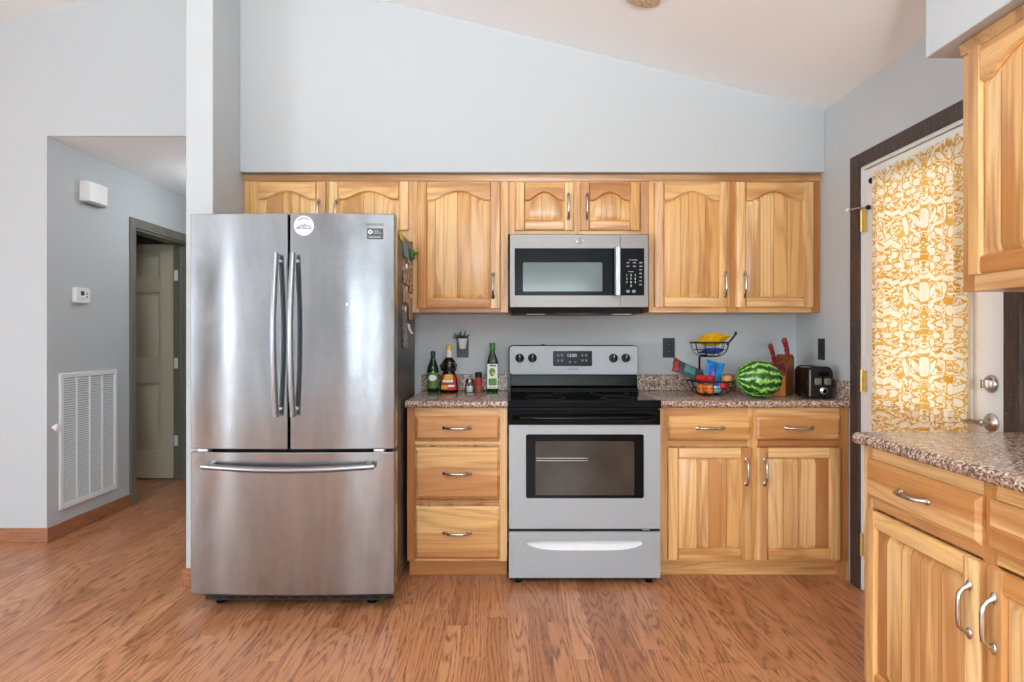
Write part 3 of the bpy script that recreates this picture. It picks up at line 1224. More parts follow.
# upper cabinets along the back wall
g = 'hickory wall cabinets'
x0, x1 = -1.465, -0.531
c = cabinet('wall_cabinet', 'short hickory wall cabinet with two arched doors above the refrigerator', (x0, UF, 0), 0, x1 - x0, 1.765, UT, 0.304,
            [(0, 0.04), (0.43, 0.47), (x1 - x0 - 0.04, x1 - x0)], [(1.765, 1.835), (2.075, UT)], group=g)
door(c, ux(248) - x0, ux(325.5) - x0, 1.828, uz(181.5), 0.045, ux(318.8) - x0, uz(213))
door(c, ux(328.5) - x0, ux(408.5) - x0, 1.828, uz(181.5), 0.045, ux(336.5) - x0, uz(213))
x0, x1 = -0.53, 0.0
c = cabinet('wall_cabinet', 'tall single-door hickory wall cabinet between refrigerator and microwave', (x0, UF, 0), 0, x1 - x0, UZ, UT, 0.304,
            [(0, 0.035), (x1 - x0 - 0.04, x1 - x0)], [(UZ, UZ + 0.045), (2.075, UT)], group=g)
door(c, ux(417) - x0, ux(500) - x0, uz(308), uz(181.5), 0.05, ux(493) - x0, uz(285.5))
x0, x1 = 0.001, 0.781
c = cabinet('wall_cabinet', 'short hickory wall cabinet with two small arched doors over the microwave', (x0, UF, 0), 0, x1 - x0, 1.806, UT, 0.304,
            [(0, 0.04), (0.365, 0.405), (x1 - x0 - 0.045, x1 - x0)], [(1.806, 1.84), (2.075, UT)], group=g)
door(c, ux(515) - x0, ux(574) - x0, uz(230), uz(182.5), 0.045, ux(568.5) - x0, uz(206.5))
door(c, ux(580) - x0, ux(640) - x0, uz(230), uz(182.5), 0.045, ux(586.8) - x0, uz(206.5))
x0, x1 = 0.782, 1.733
c = cabinet('wall_cabinet', 'tall two-door hickory wall cabinet right of the microwave, above the watermelon', (x0, UF, 0), 0, x1 - x0, UZ, UT, 0.304,
            [(0, 0.045), (0.43, 0.50), (x1 - x0 - 0.05, x1 - x0)], [(UZ, UZ + 0.045), (2.075, UT)], group=g)
door(c, ux(654.5) - x0, ux(730) - x0, uz(307), uz(182), 0.05, ux(725) - x0, uz(284.5))
door(c, ux(736.5) - x0, ux(814) - x0, uz(307), uz(182), 0.05, ux(744.5) - x0, uz(284.5))
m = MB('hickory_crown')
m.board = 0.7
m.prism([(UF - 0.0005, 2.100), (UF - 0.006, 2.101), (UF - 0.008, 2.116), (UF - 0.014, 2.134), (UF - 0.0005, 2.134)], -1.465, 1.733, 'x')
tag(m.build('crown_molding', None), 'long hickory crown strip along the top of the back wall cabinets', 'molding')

# wall cabinet on the right wall
rz = -PI / 2
c = cabinet('wall_cabinet', 'hickory wall cabinet with arched door hanging at upper right over the peninsula', (1.41, 2.017 - 3.92, 0), rz, 1.0, UZ, UT, 0.324,
            [(0, 0.05), (0.485, 0.515), (0.95, 1.0)], [(UZ, UZ + 0.055), (2.075, UT)], group=g)
door(c, 0.044, 0.49, 1.42, 2.095, 0.055, 0.462, 1.53)
door(c, 0.51, 0.956, 1.42, 2.095, 0.055, 0.538, 1.53)
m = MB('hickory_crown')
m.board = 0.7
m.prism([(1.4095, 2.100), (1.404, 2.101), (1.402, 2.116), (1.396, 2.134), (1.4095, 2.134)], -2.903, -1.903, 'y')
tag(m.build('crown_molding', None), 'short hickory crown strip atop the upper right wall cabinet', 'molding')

# base cabinets
BF, BT = -0.61, 0.876
g = 'hickory base cabinets'
x0, x1 = -0.513, -0.004
W = x1 - x0


def bx(p):
    return (p - CX) / 197.9


c = cabinet('base_cabinet', 'hickory base cabinet with a stack of three drawers between refrigerator and range', (x0, BF, 0), 0, W, 0.096, BT, 0.605,
            [(0, 0.04), (W - 0.04, W)], [(0.096, 0.13), (0.39, 0.405), (0.685, 0.705), (0.82, BT)], True, g)
drawer(c, bx(414.8) - x0, bx(499.8) - x0, 0.715, 0.835, 0, 1, [0.80])
drawer(c, bx(414.8) - x0, bx(499.8) - x0, 0.416, 0.676, 0, 2, [0.86, 0.12])
drawer(c, bx(414.8) - x0, bx(499.8) - x0, 0.111, 0.378, 0, 2, [0.76, 0.08])
x0, x1 = 0.768, 1.731
W = x1 - x0
c = cabinet('base_cabinet', 'hickory base cabinet with two drawers and two flat doors right of the range', (x0, BF, 0), 0, W, 0.096, BT, 0.605,
            [(0, 0.045), (0.45, 0.50), (W - 0.05, W)], [(0.096, 0.13), (0.68, 0.71), (0.82, BT)], True, g, True)
drawer(c, bx(668.3) - x0, bx(751.8) - x0, 0.715, 0.836, 0, 1, [0.2])
drawer(c, bx(757) - x0, bx(841) - x0, 0.715, 0.836, 0, 1, [0.38])
door(c, bx(668) - x0, bx(752) - x0, 0.108, 0.674, 0, bx(746.5) - x0, 0.555)
door(c, bx(757.4) - x0, bx(841) - x0, 0.108, 0.674, 0, bx(765) - x0, 0.555)
c = cabinet('base_cabinet', 'hickory base cabinet with drawers and doors at lower right under the peninsula counter', (1.187, 2.17 - 3.92, 0), rz, 1.135, 0.096, BT, 0.546,
            [(0, 0.05), (0.545, 0.59), (1.085, 1.135)], [(0.096, 0.13), (0.68, 0.71), (0.82, BT)], True, g)
drawer(c, 0.040, 0.555, 0.712, 0.838, 0, 2, [0.70, 0.85])
drawer(c, 0.580, 1.095, 0.712, 0.838, 0, 2, [0.78, 0.66])
door(c, 0.040, 0.555, 0.108, 0.674, 0, 0.526, 0.545)
door(c, 0.580, 1.095, 0.108, 0.674, 0, 0.609, 0.545)


# ------------------------------------------------------------------ countertops
def counter_profile(y_front, y_back, th=0.038):
    """rolled front edge: list of (y, z)"""
    r = th / 2
    pts = [(y_back, 0.914), (y_back, 0.914 - th)]
    for k in range(9):
        a = -PI / 2 - PI * k / 8
        pts.append((y_front + r + r * math.cos(a), 0.914 - r + r * math.sin(a)))
    return pts


def countertop(label, x0, x1, side=False):
    r = thing('countertop', label, 'countertop', (x0, -0.002, 0), 0, 'granite pattern laminate countertops')
    m = MB('granite_laminate')
    m.prism(counter_profile(-0.645, 0.0), 0, x1 - x0, 'x')
    m.build('slab', r, sharp=50)
    m = MB('granite_laminate')
    m.box(0, x1 - x0, -0.018, 0.0, 0.9145, 1.012)
    if side:
        m.box(x1 - x0 - 0.018, x1 - x0, -0.645, -0.0185, 0.9145, 1.012)
    m.build('backsplash', r, 0.004)
    return r


countertop('speckled brown laminate countertop left of the range, under the bottles', -0.518, -0.002)
countertop('speckled brown laminate countertop right of the range, under the watermelon and toaster', 0.765, 1.733, True)
r = thing('countertop', 'speckled brown laminate peninsula countertop at lower right foreground', 'countertop', (1.733, 2.19 - 3.92, 0), rz, 'granite pattern laminate countertops')
m = MB('granite_laminate')
m.prism(counter_profile(-0.578, 0.0), 0, 1.175, 'x')
m.build('slab', r, 0.004, 2, 50)


# ------------------------------------------------------------------ refrigerator
FX0, FX1, FYF = -1.420, -0.504, -(3.92 - 2.906)
fr = thing('refrigerator', 'stainless steel french door refrigerator with bottom freezer drawer', 'refrigerator', ((FX0 + FX1) / 2, -0.6, 0))
fw = (FX1 - FX0) / 2
FY = FYF + 0.6                       # local y of the door fronts at their edges


def bow(x):
    return FY - 0.018 * (1 - (x / fw) ** 2)


m = MB('fridge_side_grey')
m.box(-fw + 0.018, fw - 0.026, FY + 0.078, 0.385, 0.05, 1.752)
m.build('body', fr, 0.006)


def fridge_door(name, xa, xb, z0, z1):
    m = MB('brushed_stainless')
    N = 18
    front = []
    rr = 0.008
    for i in range(N + 1):
        x = xa + (xb - xa) * i / N
        front.append((x, bow(x)))
    front = [(xa + 0.0015, bow(xa) + 0.0025), (xa + 0.006, bow(xa + 0.006))] + front[1:-1] + [(xb - 0.006, bow(xb - 0.006)), (xb - 0.0015, bow(xb) + 0.0025)]
    poly = [(xa, FY + 0.065)] + [(xa, bow(xa) + rr)] + front + [(xb, bow(xb) + rr)] + [(xb, FY + 0.065)]
    m.prism(poly, z0, z1, 'z')
    return m.build(name, fr, 0.004, 2, 25)


dL = fridge_door('left_door', -fw, -0.0035 - 0.011, 0.735, 1.784)
dR = fridge_door('right_door', 0.0035 - 0.011, fw, 0.735, 1.784)
dF = fridge_door('freezer_drawer', -fw, fw, 0.087, 0.722)
m = MB('black_plastic')
m.box(-fw + 0.03, fw - 0.035, FY + 0.066, FY + 0.077, 0.07, 1.74)
m.build('door_gasket', fr)


def fridge_bar(parent, x):
    m = MB('handle_steel')
    pts, rs = [], []
    za, zb = 0.885, 1.602
    for i in range(25):
        u = i / 24
        z = za + (zb - za) * u
        off = 0.030 + 0.036 * math.sin(PI * u)
        pts.append((x, bow(x) - off, z))
    m.tube(pts, 0.017, 12, None, False, 0.8)
    for z in (za + 0.03, zb - 0.03):
        u = (z - za) / (zb - za)
        m.tube([(x, bow(x) + 0.001, z), (x, bow(x) - 0.030 - 0.030 * math.sin(PI * u), z)], 0.011, 10, 'handle_steel')
    m.build('handle', parent, 0, 2, 50)


fridge_bar(dL, -0.011 - 0.045)
fridge_bar(dR, -0.011 + 0.030)
m = MB('handle_steel')
pts = []
for i in range(25):
    u = i / 24
    x = -fw + 0.075 + u * (2 * fw - 0.075 - 0.085)
    pts.append((x, bow(x) - 0.034 - 0.024 * math.sin(PI * u), 0.665 - 0.010 * math.sin(PI * u)))
m.tube(pts, 0.0165, 12, None, False, 0.85)
for u in (0.03, 0.97):
    x = -fw + 0.075 + u * (2 * fw - 0.16)
    m.tube([(x, bow(x) + 0.001, 0.675), (x, bow(x) - 0.036, 0.667)], 0.013, 10)
m.build('handle', dF, 0, 2, 50)
m = MB('dark_grille')
m.box(-fw + 0.03, fw - 0.035, FY + 0.084, FY + 0.10, 0.028, 0.0495)
for i in range(14):
    x = -fw + 0.06 + i * 0.061
    m.box(x, x + 0.045, FY + 0.080, FY + 0.084, 0.036, 0.044, 'black_plastic')
m.box(-fw + 0.02, fw - 0.02, FY + 0.035, FY + 0.0775, 0.074, 0.0855, 'badge_grey')
m.build('kick_grille', fr, 0.001)
for x in (-fw + 0.08, fw - 0.13):
    m = MB('black_plastic')
    m.lathe([(0.022, 0.0), (0.024, 0.004), (0.016, 0.010), (0.012, 0.05)], (x, FY + 0.135, 0.0), 14)
    m.build('leveling_foot', fr)
for x in (-fw + 0.07, fw - 0.07):
    m = MB('black_plastic')
    m.lathe([(0.022, 0.0), (0.022, 0.05)], (x, 0.32, 0.0), 14)
    m.build('leveling_foot', fr)
for x, p in ((-fw + 0.05, dL), (fw - 0.06, dR)):
    m = MB('fridge_side_grey')
    m.box(x - 0.035, x + 0.035, FY + 0.08, FY + 0.17, 1.7525, 1.778)
    m.build('hinge_cover', fr, 0.004)
for x in (-fw + 0.06, fw - 0.07):
    m = MB('white_plastic')
    m.box(x - 0.025, x + 0.02, FY - 0.002, FY + 0.05, 0.7235, 0.7335)
    m.build('hinge_cover', fr, 0.002)


def fpx(px, py):        # picture point to local coordinates on the refrigerator front
    D = 2.895
    return ((px - CX) / F * D - (FX0 + FX1) / 2, CAMZ - (py - CY) / F * D)


x, z = fpx(374.6, 224.5)
text_mesh('brand_lettering', 'SAMSUNG', 0.0175, 'dark_print', dR, (x, bow(x) - 0.0006, z), (PI / 2, 0, math.atan2(2 * 0.018 * x / fw / fw, 1)))
xa, za = fpx(367, 239)
xb, zb = fpx(383, 228.2)
m = MB('badge_grey')
ym = bow((xa + xb) / 2)
m.X = Matrix.Translation(((xa + xb) / 2, ym, 0)) @ Matrix.Rotation(math.atan2(2 * 0.018 * (xa + xb) / 2 / fw / fw, 1), 4, 'Z') @ Matrix.Translation((-(xa + xb) / 2, -ym, 0))
m.prism(rrect(xa, xb, za, zb, 0.003), ym - 0.0010, ym - 0.0002, 'y')
cx_ = xa + 0.014
m.prism(circ(cx_, zb - 0.016, 0.0095), ym - 0.0014, ym - 0.0009, 'y', 'white_print')
m.prism(circ(cx_, zb - 0.016, 0.0045), ym - 0.0018, ym - 0.0013, 'y', 'badge_grey')
for q, (a, b) in enumerate(((0.028, 0.052), (0.028, 0.062))):
    m.box(xa + a, xa + b, ym - 0.0014, ym - 0.0009, zb - 0.014 - q * 0.009, zb - 0.010 - q * 0.009, 'grey_print')
m.box(xa + 0.006, xa + 0.060, ym - 0.0014, ym - 0.0009, za + 0.006, za + 0.012, 'grey_print')
m.build('warranty_badge', dR)

# round sticker and small magnet on the right door
wx0, wy0 = (FX0 + FX1) / 2, -0.6
x, z = fpx(304.4, 226)
m = MB('sticker_white')
ring = [(x + 0.0445 * math.cos(2 * PI * k / 40), z + 0.0445 * math.sin(2 * PI * k / 40)) for k in range(40)]
vs = [(p[0] + wx0, bow(p[0]) + wy0 - 0.0012, p[1]) for p in ring] + [(x + wx0, bow(x) + wy0 - 0.0012, z)] + \
     [(p[0] + wx0, bow(p[0]) + wy0 - 0.0002, p[1]) for p in ring]
fs = [(40, (k + 1) % 40, k) for k in range(40)] + [(k, (k + 1) % 40, 41 + (k + 1) % 40, 41 + k) for k in range(40)]
m.add(vs, fs)
st = tag(m.build('round_sticker'), 'round white sticker with a mountain outline at top of refrigerator right door', 'sticker')
m = MB('sticker_ink')


def skt(dx, dz):
    return (x + wx0 + dx, bow(x + dx) + wy0 - 0.0018, z + dz)


m.tube([skt(-0.030, -0.010), skt(-0.020, -0.006), skt(-0.010, 0.004), skt(-0.004, 0.000), skt(0.004, 0.008), skt(0.012, -0.002), skt(0.018, 0.002), skt(0.031, -0.010)], 0.0016, 6)
m.tube([skt(-0.032, -0.013), skt(-0.012, -0.010), skt(0.010, -0.013), skt(0.032, -0.012)], 0.0014, 6)
m.tube([skt(-0.006, -0.006), skt(0.002, 0.001), skt(0.008, -0.008)], 0.0014, 6)
m.tube([skt(0.034 * math.cos(a), 0.034 * math.sin(a)) for a in [PI * (0.25 + 0.5 * k / 10) for k in range(11)]], 0.0016, 6)
m.build('mountain_drawing', st)
x, z = fpx(347.7, 304.5)
m = MB('sticker_white')
m.lathe([(0.0, -0.008), (0.007, -0.007), (0.0085, -0.004), (0.0095, -0.0003)], (x + wx0, bow(x) + wy0, z), 14, 'y')
tag(m.build('round_magnet'), 'tiny white round magnet alone on refrigerator right door', 'magnet')

# papers and magnets on the refrigerator's right side
SX = (FX0 + FX1) / 2 + fw - 0.026


def side_item(name, label, cat, mt, pa, pb, ya, yb, th=0.003, pin=None, bend=0.004):
    """a sheet hanging on the side wall between picture columns pa..pb and rows ya..yb"""
    Da = F * (-SX) / (CX - pa)
    Db = F * (-SX) / (CX - pb)
    Dm = (Da + Db) / 2
    z1 = CAMZ - (ya - CY) / F * Dm
    z0 = CAMZ - (yb - CY) / F * Dm
    y0, y1 = Da - 3.92, Db - 3.92
    m = MB(mt)
    N = 8
    vs, fs = [], []
    for i in range(N + 1):
        u = i / N
        z = z1 + (z0 - z1) * u
        b = 0.0008 + bend * u * u
        for (yy, xx) in ((y0, b + th), (y1, b + th), (y1, b), (y0, b)):
            vs.append((SX + xx, yy, z))
    for i in range(N):
        for j in range(4):
            k2 = (j + 1) % 4
            fs.append((i * 4 + j, (i + 1) * 4 + j, (i + 1) * 4 + k2, i * 4 + k2))
    fs += [(0, 1, 2, 3), (N * 4 + 3, N * 4 + 2, N * 4 + 1, N * 4)]
    m.add(vs, fs)
    if pin:
        o = thing(name, label, cat, (0, 0, 0))
        m.build('sheet', o)
        q = MB(pin)
        q.lathe([(0.013, 0.0), (0.013, 0.006), (0.009, 0.009), (0, 0.009)], (SX + 0.001 + th, (y0 + y1) / 2, z1 - 0.018), 14, 'x')
        q.build('magnet', o)
    else:
        o = tag(m.build(name), label, cat)
    return o


side_item('note_paper', 'small yellow note at the top front of the refrigerator side', 'note', 'magnet_yellow', 399.2, 402.3, 232, 240.5)
side_item('photo_print', 'small blue photo below the yellow note on refrigerator side', 'photo', 'magnet_blue', 403.2, 407.4, 244, 258)
side_item('photo_print', 'warm-toned photo below the blue photo on refrigerator side', 'photo', 'photo_warm', 402.6, 407.4, 263, 284, pin='white_plastic')
side_item('photo_print', 'tan photo in the middle of the refrigerator side, above the white strip', 'photo', 'photo_tan', 402.6, 407.4, 285.5, 303, pin='paper_tan')
side_item('photo_strip', 'long pale photo strip lowest on the refrigerator side', 'photo', 'photo_mono', 402.2, 406, 306, 348, bend=0.007, pin='paper_tan')
side_item('photo_strip', 'long brown photo strip under the green clip on refrigerator side', 'photo', 'photo_warm', 408, 411.6, 262, 292, bend=0.006)
side_item('photo_print', 'tan photo hanging below the brown strip on refrigerator side', 'photo', 'photo_tan', 408, 411.6, 293, 320, bend=0.006, pin='paper_tan')
side_item('paper_scrap', 'small curled white paper scrap below the tan photo on refrigerator side', 'paper', 'white_plastic', 407.4, 409.4, 324, 334, bend=0.02)
m = MB('magnet_green')
yy = F * (-SX) / (CX - 412.0) - 3.92
m.box(SX + 0.001, SX + 0.012, yy - 0.05, yy + 0.04, 1.665, 1.715)
m.tube([(SX + 0.012, yy - 0.04, 1.69), (SX + 0.03, yy, 1.70), (SX + 0.034, yy + 0.03, 1.705)], 0.008, 8)
tag(m.build('magnet_clip', None, 0.003), 'green magnetic clip at the top rear of refrigerator side', 'clip')


# ------------------------------------------------------------------ range
rg = thing('range', 'freestanding silver and black electric range with oven window', 'stove', (0.3815, -0.36, 0))
hw = 0.3795
RF = -(3.92 - 3.24) + 0.36         # front of the oven door
m = MB('black_plastic')
m.box(-hw + 0.004, hw - 0.004, RF + 0.045, 0.345, 0.045, 0.885)
m.build('body', rg, 0.003)
m = MB('black_gloss')
m.box(-hw, hw, RF + 0.008, 0.30, 0.886, 0.918)
m.box(-hw, hw, RF - 0.012, RF + 0.008, 0.880, 0.921)
m.build('cooktop', rg, 0.006, 3)
for (bx_, by_, rr) in ((-0.19, -0.17, 0.105), (0.19, -0.17, 0.085), (-0.19, 0.10, 0.085), (0.19, 0.10, 0.105)):
    m = MB('dark_grille')
    for q in (1.0,):
        m.tube([(bx_ + rr * q * math.cos(2 * PI * k / 40), by_ + rr * q * math.sin(2 * PI * k / 40), 0.9183) for k in range(40)], 0.0012, 6, None, True)
    m.build('burner_ring', rg)
m = MB('black_gloss')
# stepped rear riser below the console
m.prism([(0.30, 0.886), (0.155, 0.9185), (0.165, 0.945), (0.185, 0.955), (0.200, 1.018), (0.30, 1.018)], -hw + 0.012, hw - 0.016, 'x')
m.build('backguard_riser', rg, 0.003)
m = MB('silver_range_enamel')
bgx0, bgx1 = -hw + 0.004, hw - 0.012
CYF = 0.186
m.prism(rrect(bgx0 + 0.003, bgx1 - 0.003, 1.020, 1.184, 0.020), CYF, CYF + 0.02, 'y')
con = m.build('console', rg, 0.002)
m = MB('black_plastic')
m.prism(rrect(bgx0, bgx1, 1.017, 1.188, 0.024), CYF + 0.008, 0.34, 'y')
m.box(-0.185, -0.165, CYF + 0.06, CYF + 0.08, 1.187, 1.193)
m.build('console_housing', rg, 0.003)
sC = F / (3.92 - 0.36 + CYF)


def cp(px, py):
    return ((px - CX) / sC - 0.3815, CAMZ - (py - CY) / sC)


for p in (519.6, 532.4, 613.3, 625.7):
    x, z = cp(p, 358)
    m = MB('black_plastic')
    m.lathe([(0.025, 0.0), (0.025, -0.006), (0.021, -0.010), (0.019, -0.028), (0.015, -0.031), (0, -0.031)], (x, CYF, z), 24, 'y')
    m.box(x - 0.0045, x + 0.0045, CYF - 0.038, CYF - 0.027, z - 0.020, z + 0.020)
    m.box(x - 0.0012, x + 0.0012, CYF - 0.0388, CYF - 0.0378, z + 0.004, z + 0.019, 'white_print')
    m.build('knob', rg)
    m2 = MB('grey_print')
    m2.box(x - 0.005, x + 0.005, CYF - 0.0006, CYF + 0.001, z - 0.053, z - 0.049)
    m2.build('knob_legend', con)
    m2 = MB('grey_print')
    for a in range(7):
        an = math.radians(-30 + 240 * a / 6)
        m2.box(x + 0.030 * math.cos(an) - 0.001, x + 0.030 * math.cos(an) + 0.001, CYF - 0.0006, CYF + 0.001, z + 0.030 * math.sin(an) - 0.001, z + 0.030 * math.sin(an) + 0.001)
    m2.build('knob_scale', con)
xa, zb = cp(553, 351)
xb, za = cp(592, 366)
m = MB('black_glass')
m.prism(rrect(xa, xb, za, zb, 0.006), CYF - 0.004, CYF + 0.004, 'y')
dp = m.build('display_panel', rg, 0.001)
m = MB('grey_print')
wd = xb - xa
for (u0, n_) in ((0.10, 2), (0.72, 2)):
    for i in range(2):
        for j in range(2):
            xx = xa + wd * (u0 + 0.10 * i)
            zz = zb - 0.020 - 0.030 * j
            m.box(xx, xx + 0.014, CYF - 0.0048, CYF - 0.0038, zz - 0.004, zz)
            m.box(xx + 0.003, xx + 0.011, CYF - 0.0048, CYF - 0.0038, zz - 0.012, zz - 0.009)
m.box(xa + wd * 0.42, xa + wd * 0.45, CYF - 0.0048, CYF - 0.0038, za + 0.018, za + 0.030)
m.box(xa + wd * 0.55, xa + wd * 0.60, CYF - 0.0048, CYF - 0.0038, za + 0.022, za + 0.026)
m.build('key_markings', dp)
text_mesh('clock_digits', '12:00', 0.026, 'white_print', dp, (xa + wd * 0.48, CYF - 0.0044, zb - 0.026))
x, z = cp(573, 369.3)
text_mesh('brand_lettering', 'FRIGIDAIRE', 0.0125, 'dark_print', con, (x, CYF - 0.0004, z))
# oven door
m = MB('silver_range_enamel')
zd0, zd1 = 0.281, 0.797
sR = F / 3.24


def rp(px, py):
    return ((px - CX) / sR - 0.3815, CAMZ - (py - CY) / sR)


wx0_, wz1_ = rp(526.3, 434.7)
wx1_, wz0_ = rp(643.4, 497.8)
for (a, b, c_, d_) in hole_wall([(wx0_, wx1_, wz0_, wz1_)], -hw + 0.003, hw - 0.003, zd0, zd1):
    m.box(a, b, RF, RF + 0.035, c_, d_)
od = m.build('oven_door', rg, 0)
m = MB('black_gloss')
m.prism(rrect(wx0_ - 0.002, wx1_ + 0.002, wz0_ - 0.002, wz1_ + 0.002, 0.010), RF - 0.002, RF + 0.03, 'y')
m.build('window_frame', od, 0.001)
gx0, gz1 = rp(535.5, 441.2)
gx1, gz0 = rp(634, 495)
m = MB('oven_glass')
m.box(gx0, gx1, RF - 0.003, RF - 0.0005, gz0, gz1)
m.build('window_glass', od)
m = MB('steel_lid')
for zz in (gz0 + 0.170, gz0 + 0.182):
    m.box(gx0 + 0.004, gx0 + 0.26, RF - 0.0036, RF - 0.0030, zz, zz + 0.0035)
m.build('oven_rack', od)
m = MB('black_gloss')
m.box(-hw + 0.003, hw - 0.003, RF - 0.001, RF + 0.035, 0.798, 0.872)
m.build('door_top_band', od, 0.003)
m = MB('black_gloss')
zh = 0.836
pts = []
for i in range(21):
    u = i / 20
    x = -hw + 0.03 + u * (2 * hw - 0.06)
    y = RF - 0.045 * min(1.0, (math.sin(PI * u) * 4.0)) ** 0.7 - 0.003
    pts.append((x, y, zh))
m.tube(pts, 0.015, 10, None, False, 0.9)
m.build('handle', od, 0, 2, 60)
m = MB('grey_print')
for (a, b) in ((-0.335, -0.225), (-0.19, -0.15), (-0.10, -0.055), (0.07, 0.12), (0.155, 0.19), (0.25, 0.335)):
    m.box(a, b, RF + 0.0405, RF + 0.042, 0.876, 0.880, 'dark_grille')
m.build('vent_slots', rg)
# drawer with scooped handle
m = MB('silver_range_enamel')
sx0, sz1 = rp(527, 540.5)
sx1, sz0 = rp(642.5, 550.5)
zq0, zq1 = 0.036, 0.265
scoop = []
for i in range(17):
    u = i / 16
    scoop.append((sx0 + (sx1 - sx0) * u, sz0 + (0.030) * abs(2 * u - 1) ** 5))
top_edge = sz1
for (a, b, c_, d_) in ((-hw + 0.003, hw - 0.003, sz1, zq1), (-hw + 0.003, sx0, zq0, sz1), (sx1, hw - 0.003, zq0, sz1)):
    m.box(a, b, RF, RF + 0.035, c_, d_)
poly = [(sx0, zq0), (sx1, zq0)] + scoop[::-1]
m.prism(poly, RF, RF + 0.035, 'y')
wd_ = m.build('storage_drawer', rg, 0)
m = MB('white_metal_paint')
vs, fs = [], []
for i in range(17):
    x, z = scoop[i]
    vs += [(x, RF + 0.001, z), (x, RF + 0.020, z + (sz1 - z) * 0.45), (x, RF + 0.034, sz1 + 0.001)]
for i in range(16):
    for j in range(2):
        fs.append((i * 3 + j, (i + 1) * 3 + j, (i + 1) * 3 + j + 1, i * 3 + j + 1))
m.add(vs, fs)
m.build('scoop_handle', wd_, sharp=80)
m = MB('black_plastic')
m.box(-hw + 0.003, hw - 0.003, RF + 0.012, RF + 0.035, 0.266, 0.2805)
m.box(0.290, 0.325, RF + 0.010, RF + 0.012, 0.270, 0.275, 'grey_print')
m.build('drawer_gap_strip', rg)
for (x, y) in ((-hw + 0.05, RF + 0.05), (hw - 0.05, RF + 0.05), (-hw + 0.05, 0.3), (hw - 0.05, 0.3)):
    m = MB('black_plastic')
    m.lathe([(0.018, 0.0), (0.020, 0.006), (0.012, 0.012), (0.012, 0.046)], (x, y, 0), 14)
    m.build('leveling_foot', rg)


# ------------------------------------------------------------------ microwave
MF = -(3.92 - 3.53)
mw = thing('microwave', 'stainless over-the-range microwave with black window and keypad', 'microwave', (0.385, 0, 1.36))
sM = F / 3.53


def mp_(px, py):
    return ((px - CX) / sM - 0.385, CAMZ - (py - CY) / sM - 1.36)


m = MB('black_plastic')
x0, z1 = mp_(510, 234.6)
x1, z0 = mp_(648.2, 307)
m.box(x0 + 0.002, x1 - 0.002, MF + 0.045, -0.006, 0.030, z1 - 0.002)
m.prism([(MF + 0.03, z0 - 0.001), (MF + 0.06, 0.004), (-0.02, 0.004), (-0.02, z0 - 0.001)], x0 + 0.008, x1 - 0.02, 'x', 'dark_grille')
body = m.build('body', mw, 0.002)
m = MB('black_plastic')
m.box(-0.12, 0.12, MF + 0.056, MF + 0.10, 0.0, 0.006)
m.build('vent_grille', mw)
for xx in (-0.28, 0.20):
    m = MB('white_metal_paint')
    m.box(xx, xx + 0.10, MF + 0.075, MF + 0.16, 0.001, 0.006)
    m.build('cooktop_lamp', mw)
xs_, _ = mp_(620.4, 0)
gx0, gz1 = mp_(514.8, 248.4)
gx1, gz0 = mp_(644, 295.3)
m = MB('microwave_stainless')
for (a, b, c_, d_) in hole_wall([(gx0, xs_, gz0, gz1)], x0, xs_ - 0.0008, z0, z1):
    if b > xs_ - 0.0008:
        b = xs_ - 0.0008
    m.box(a, b, MF, MF + 0.044, c_, d_)
mdr = m.build('microwave_door', mw, 0.0)
m = MB('black_glass')
m.prism(rrect(gx0 - 0.001, xs_ - 0.002, gz0 - 0.001, gz1 + 0.001, 0.004), MF - 0.001, MF + 0.04, 'y')
m.build('door_glass', mdr)
a, d_ = mp_(523, 262.5)
b, c_ = mp_(602.3, 291.4)
m = MB('microwave_screen')
m.prism(rrect(a, b, c_, d_, 0.006), MF - 0.0022, MF - 0.0005, 'y')
m.build('window_screen', mdr)
m = MB('handle_steel')
hx0, _ = mp_(613.2, 0)
hx1, _ = mp_(620, 0)
m.prism([(hx0, MF - 0.034), (hx0 + 0.008, MF - 0.043), (hx1 - 0.006, MF - 0.043), (hx1, MF - 0.034), (hx1 - 0.004, MF - 0.030), (hx0 + 0.004, MF - 0.030)], gz0 - 0.002, gz1 + 0.003, 'z')
m.box(hx0 + 0.006, hx1 - 0.006, MF - 0.031, MF + 0.0, gz0 + 0.004, gz0 + 0.024, 'black_plastic')
m.box(hx0 + 0.006, hx1 - 0.006, MF - 0.031, MF + 0.0, gz1 - 0.024, gz1 - 0.004)
m.build('handle', mdr, 0.001)
m = MB('microwave_stainless')
for (a, b, c_, d_) in hole_wall([(xs_, gx1, gz0, gz1)], xs_ + 0.0008, x1, z0, z1):
    m.box(max(a, xs_ + 0.0008), b, MF, MF + 0.044, c_, d_)
cpn = m.build('control_panel', mw, 0.0)
m = MB('black_glass')
m.prism(rrect(xs_ + 0.001, gx1 + 0.001, gz0 - 0.001, gz1 + 0.001, 0.004), MF - 0.001, MF + 0.04, 'y')
kp = m.build('keypad', cpn)
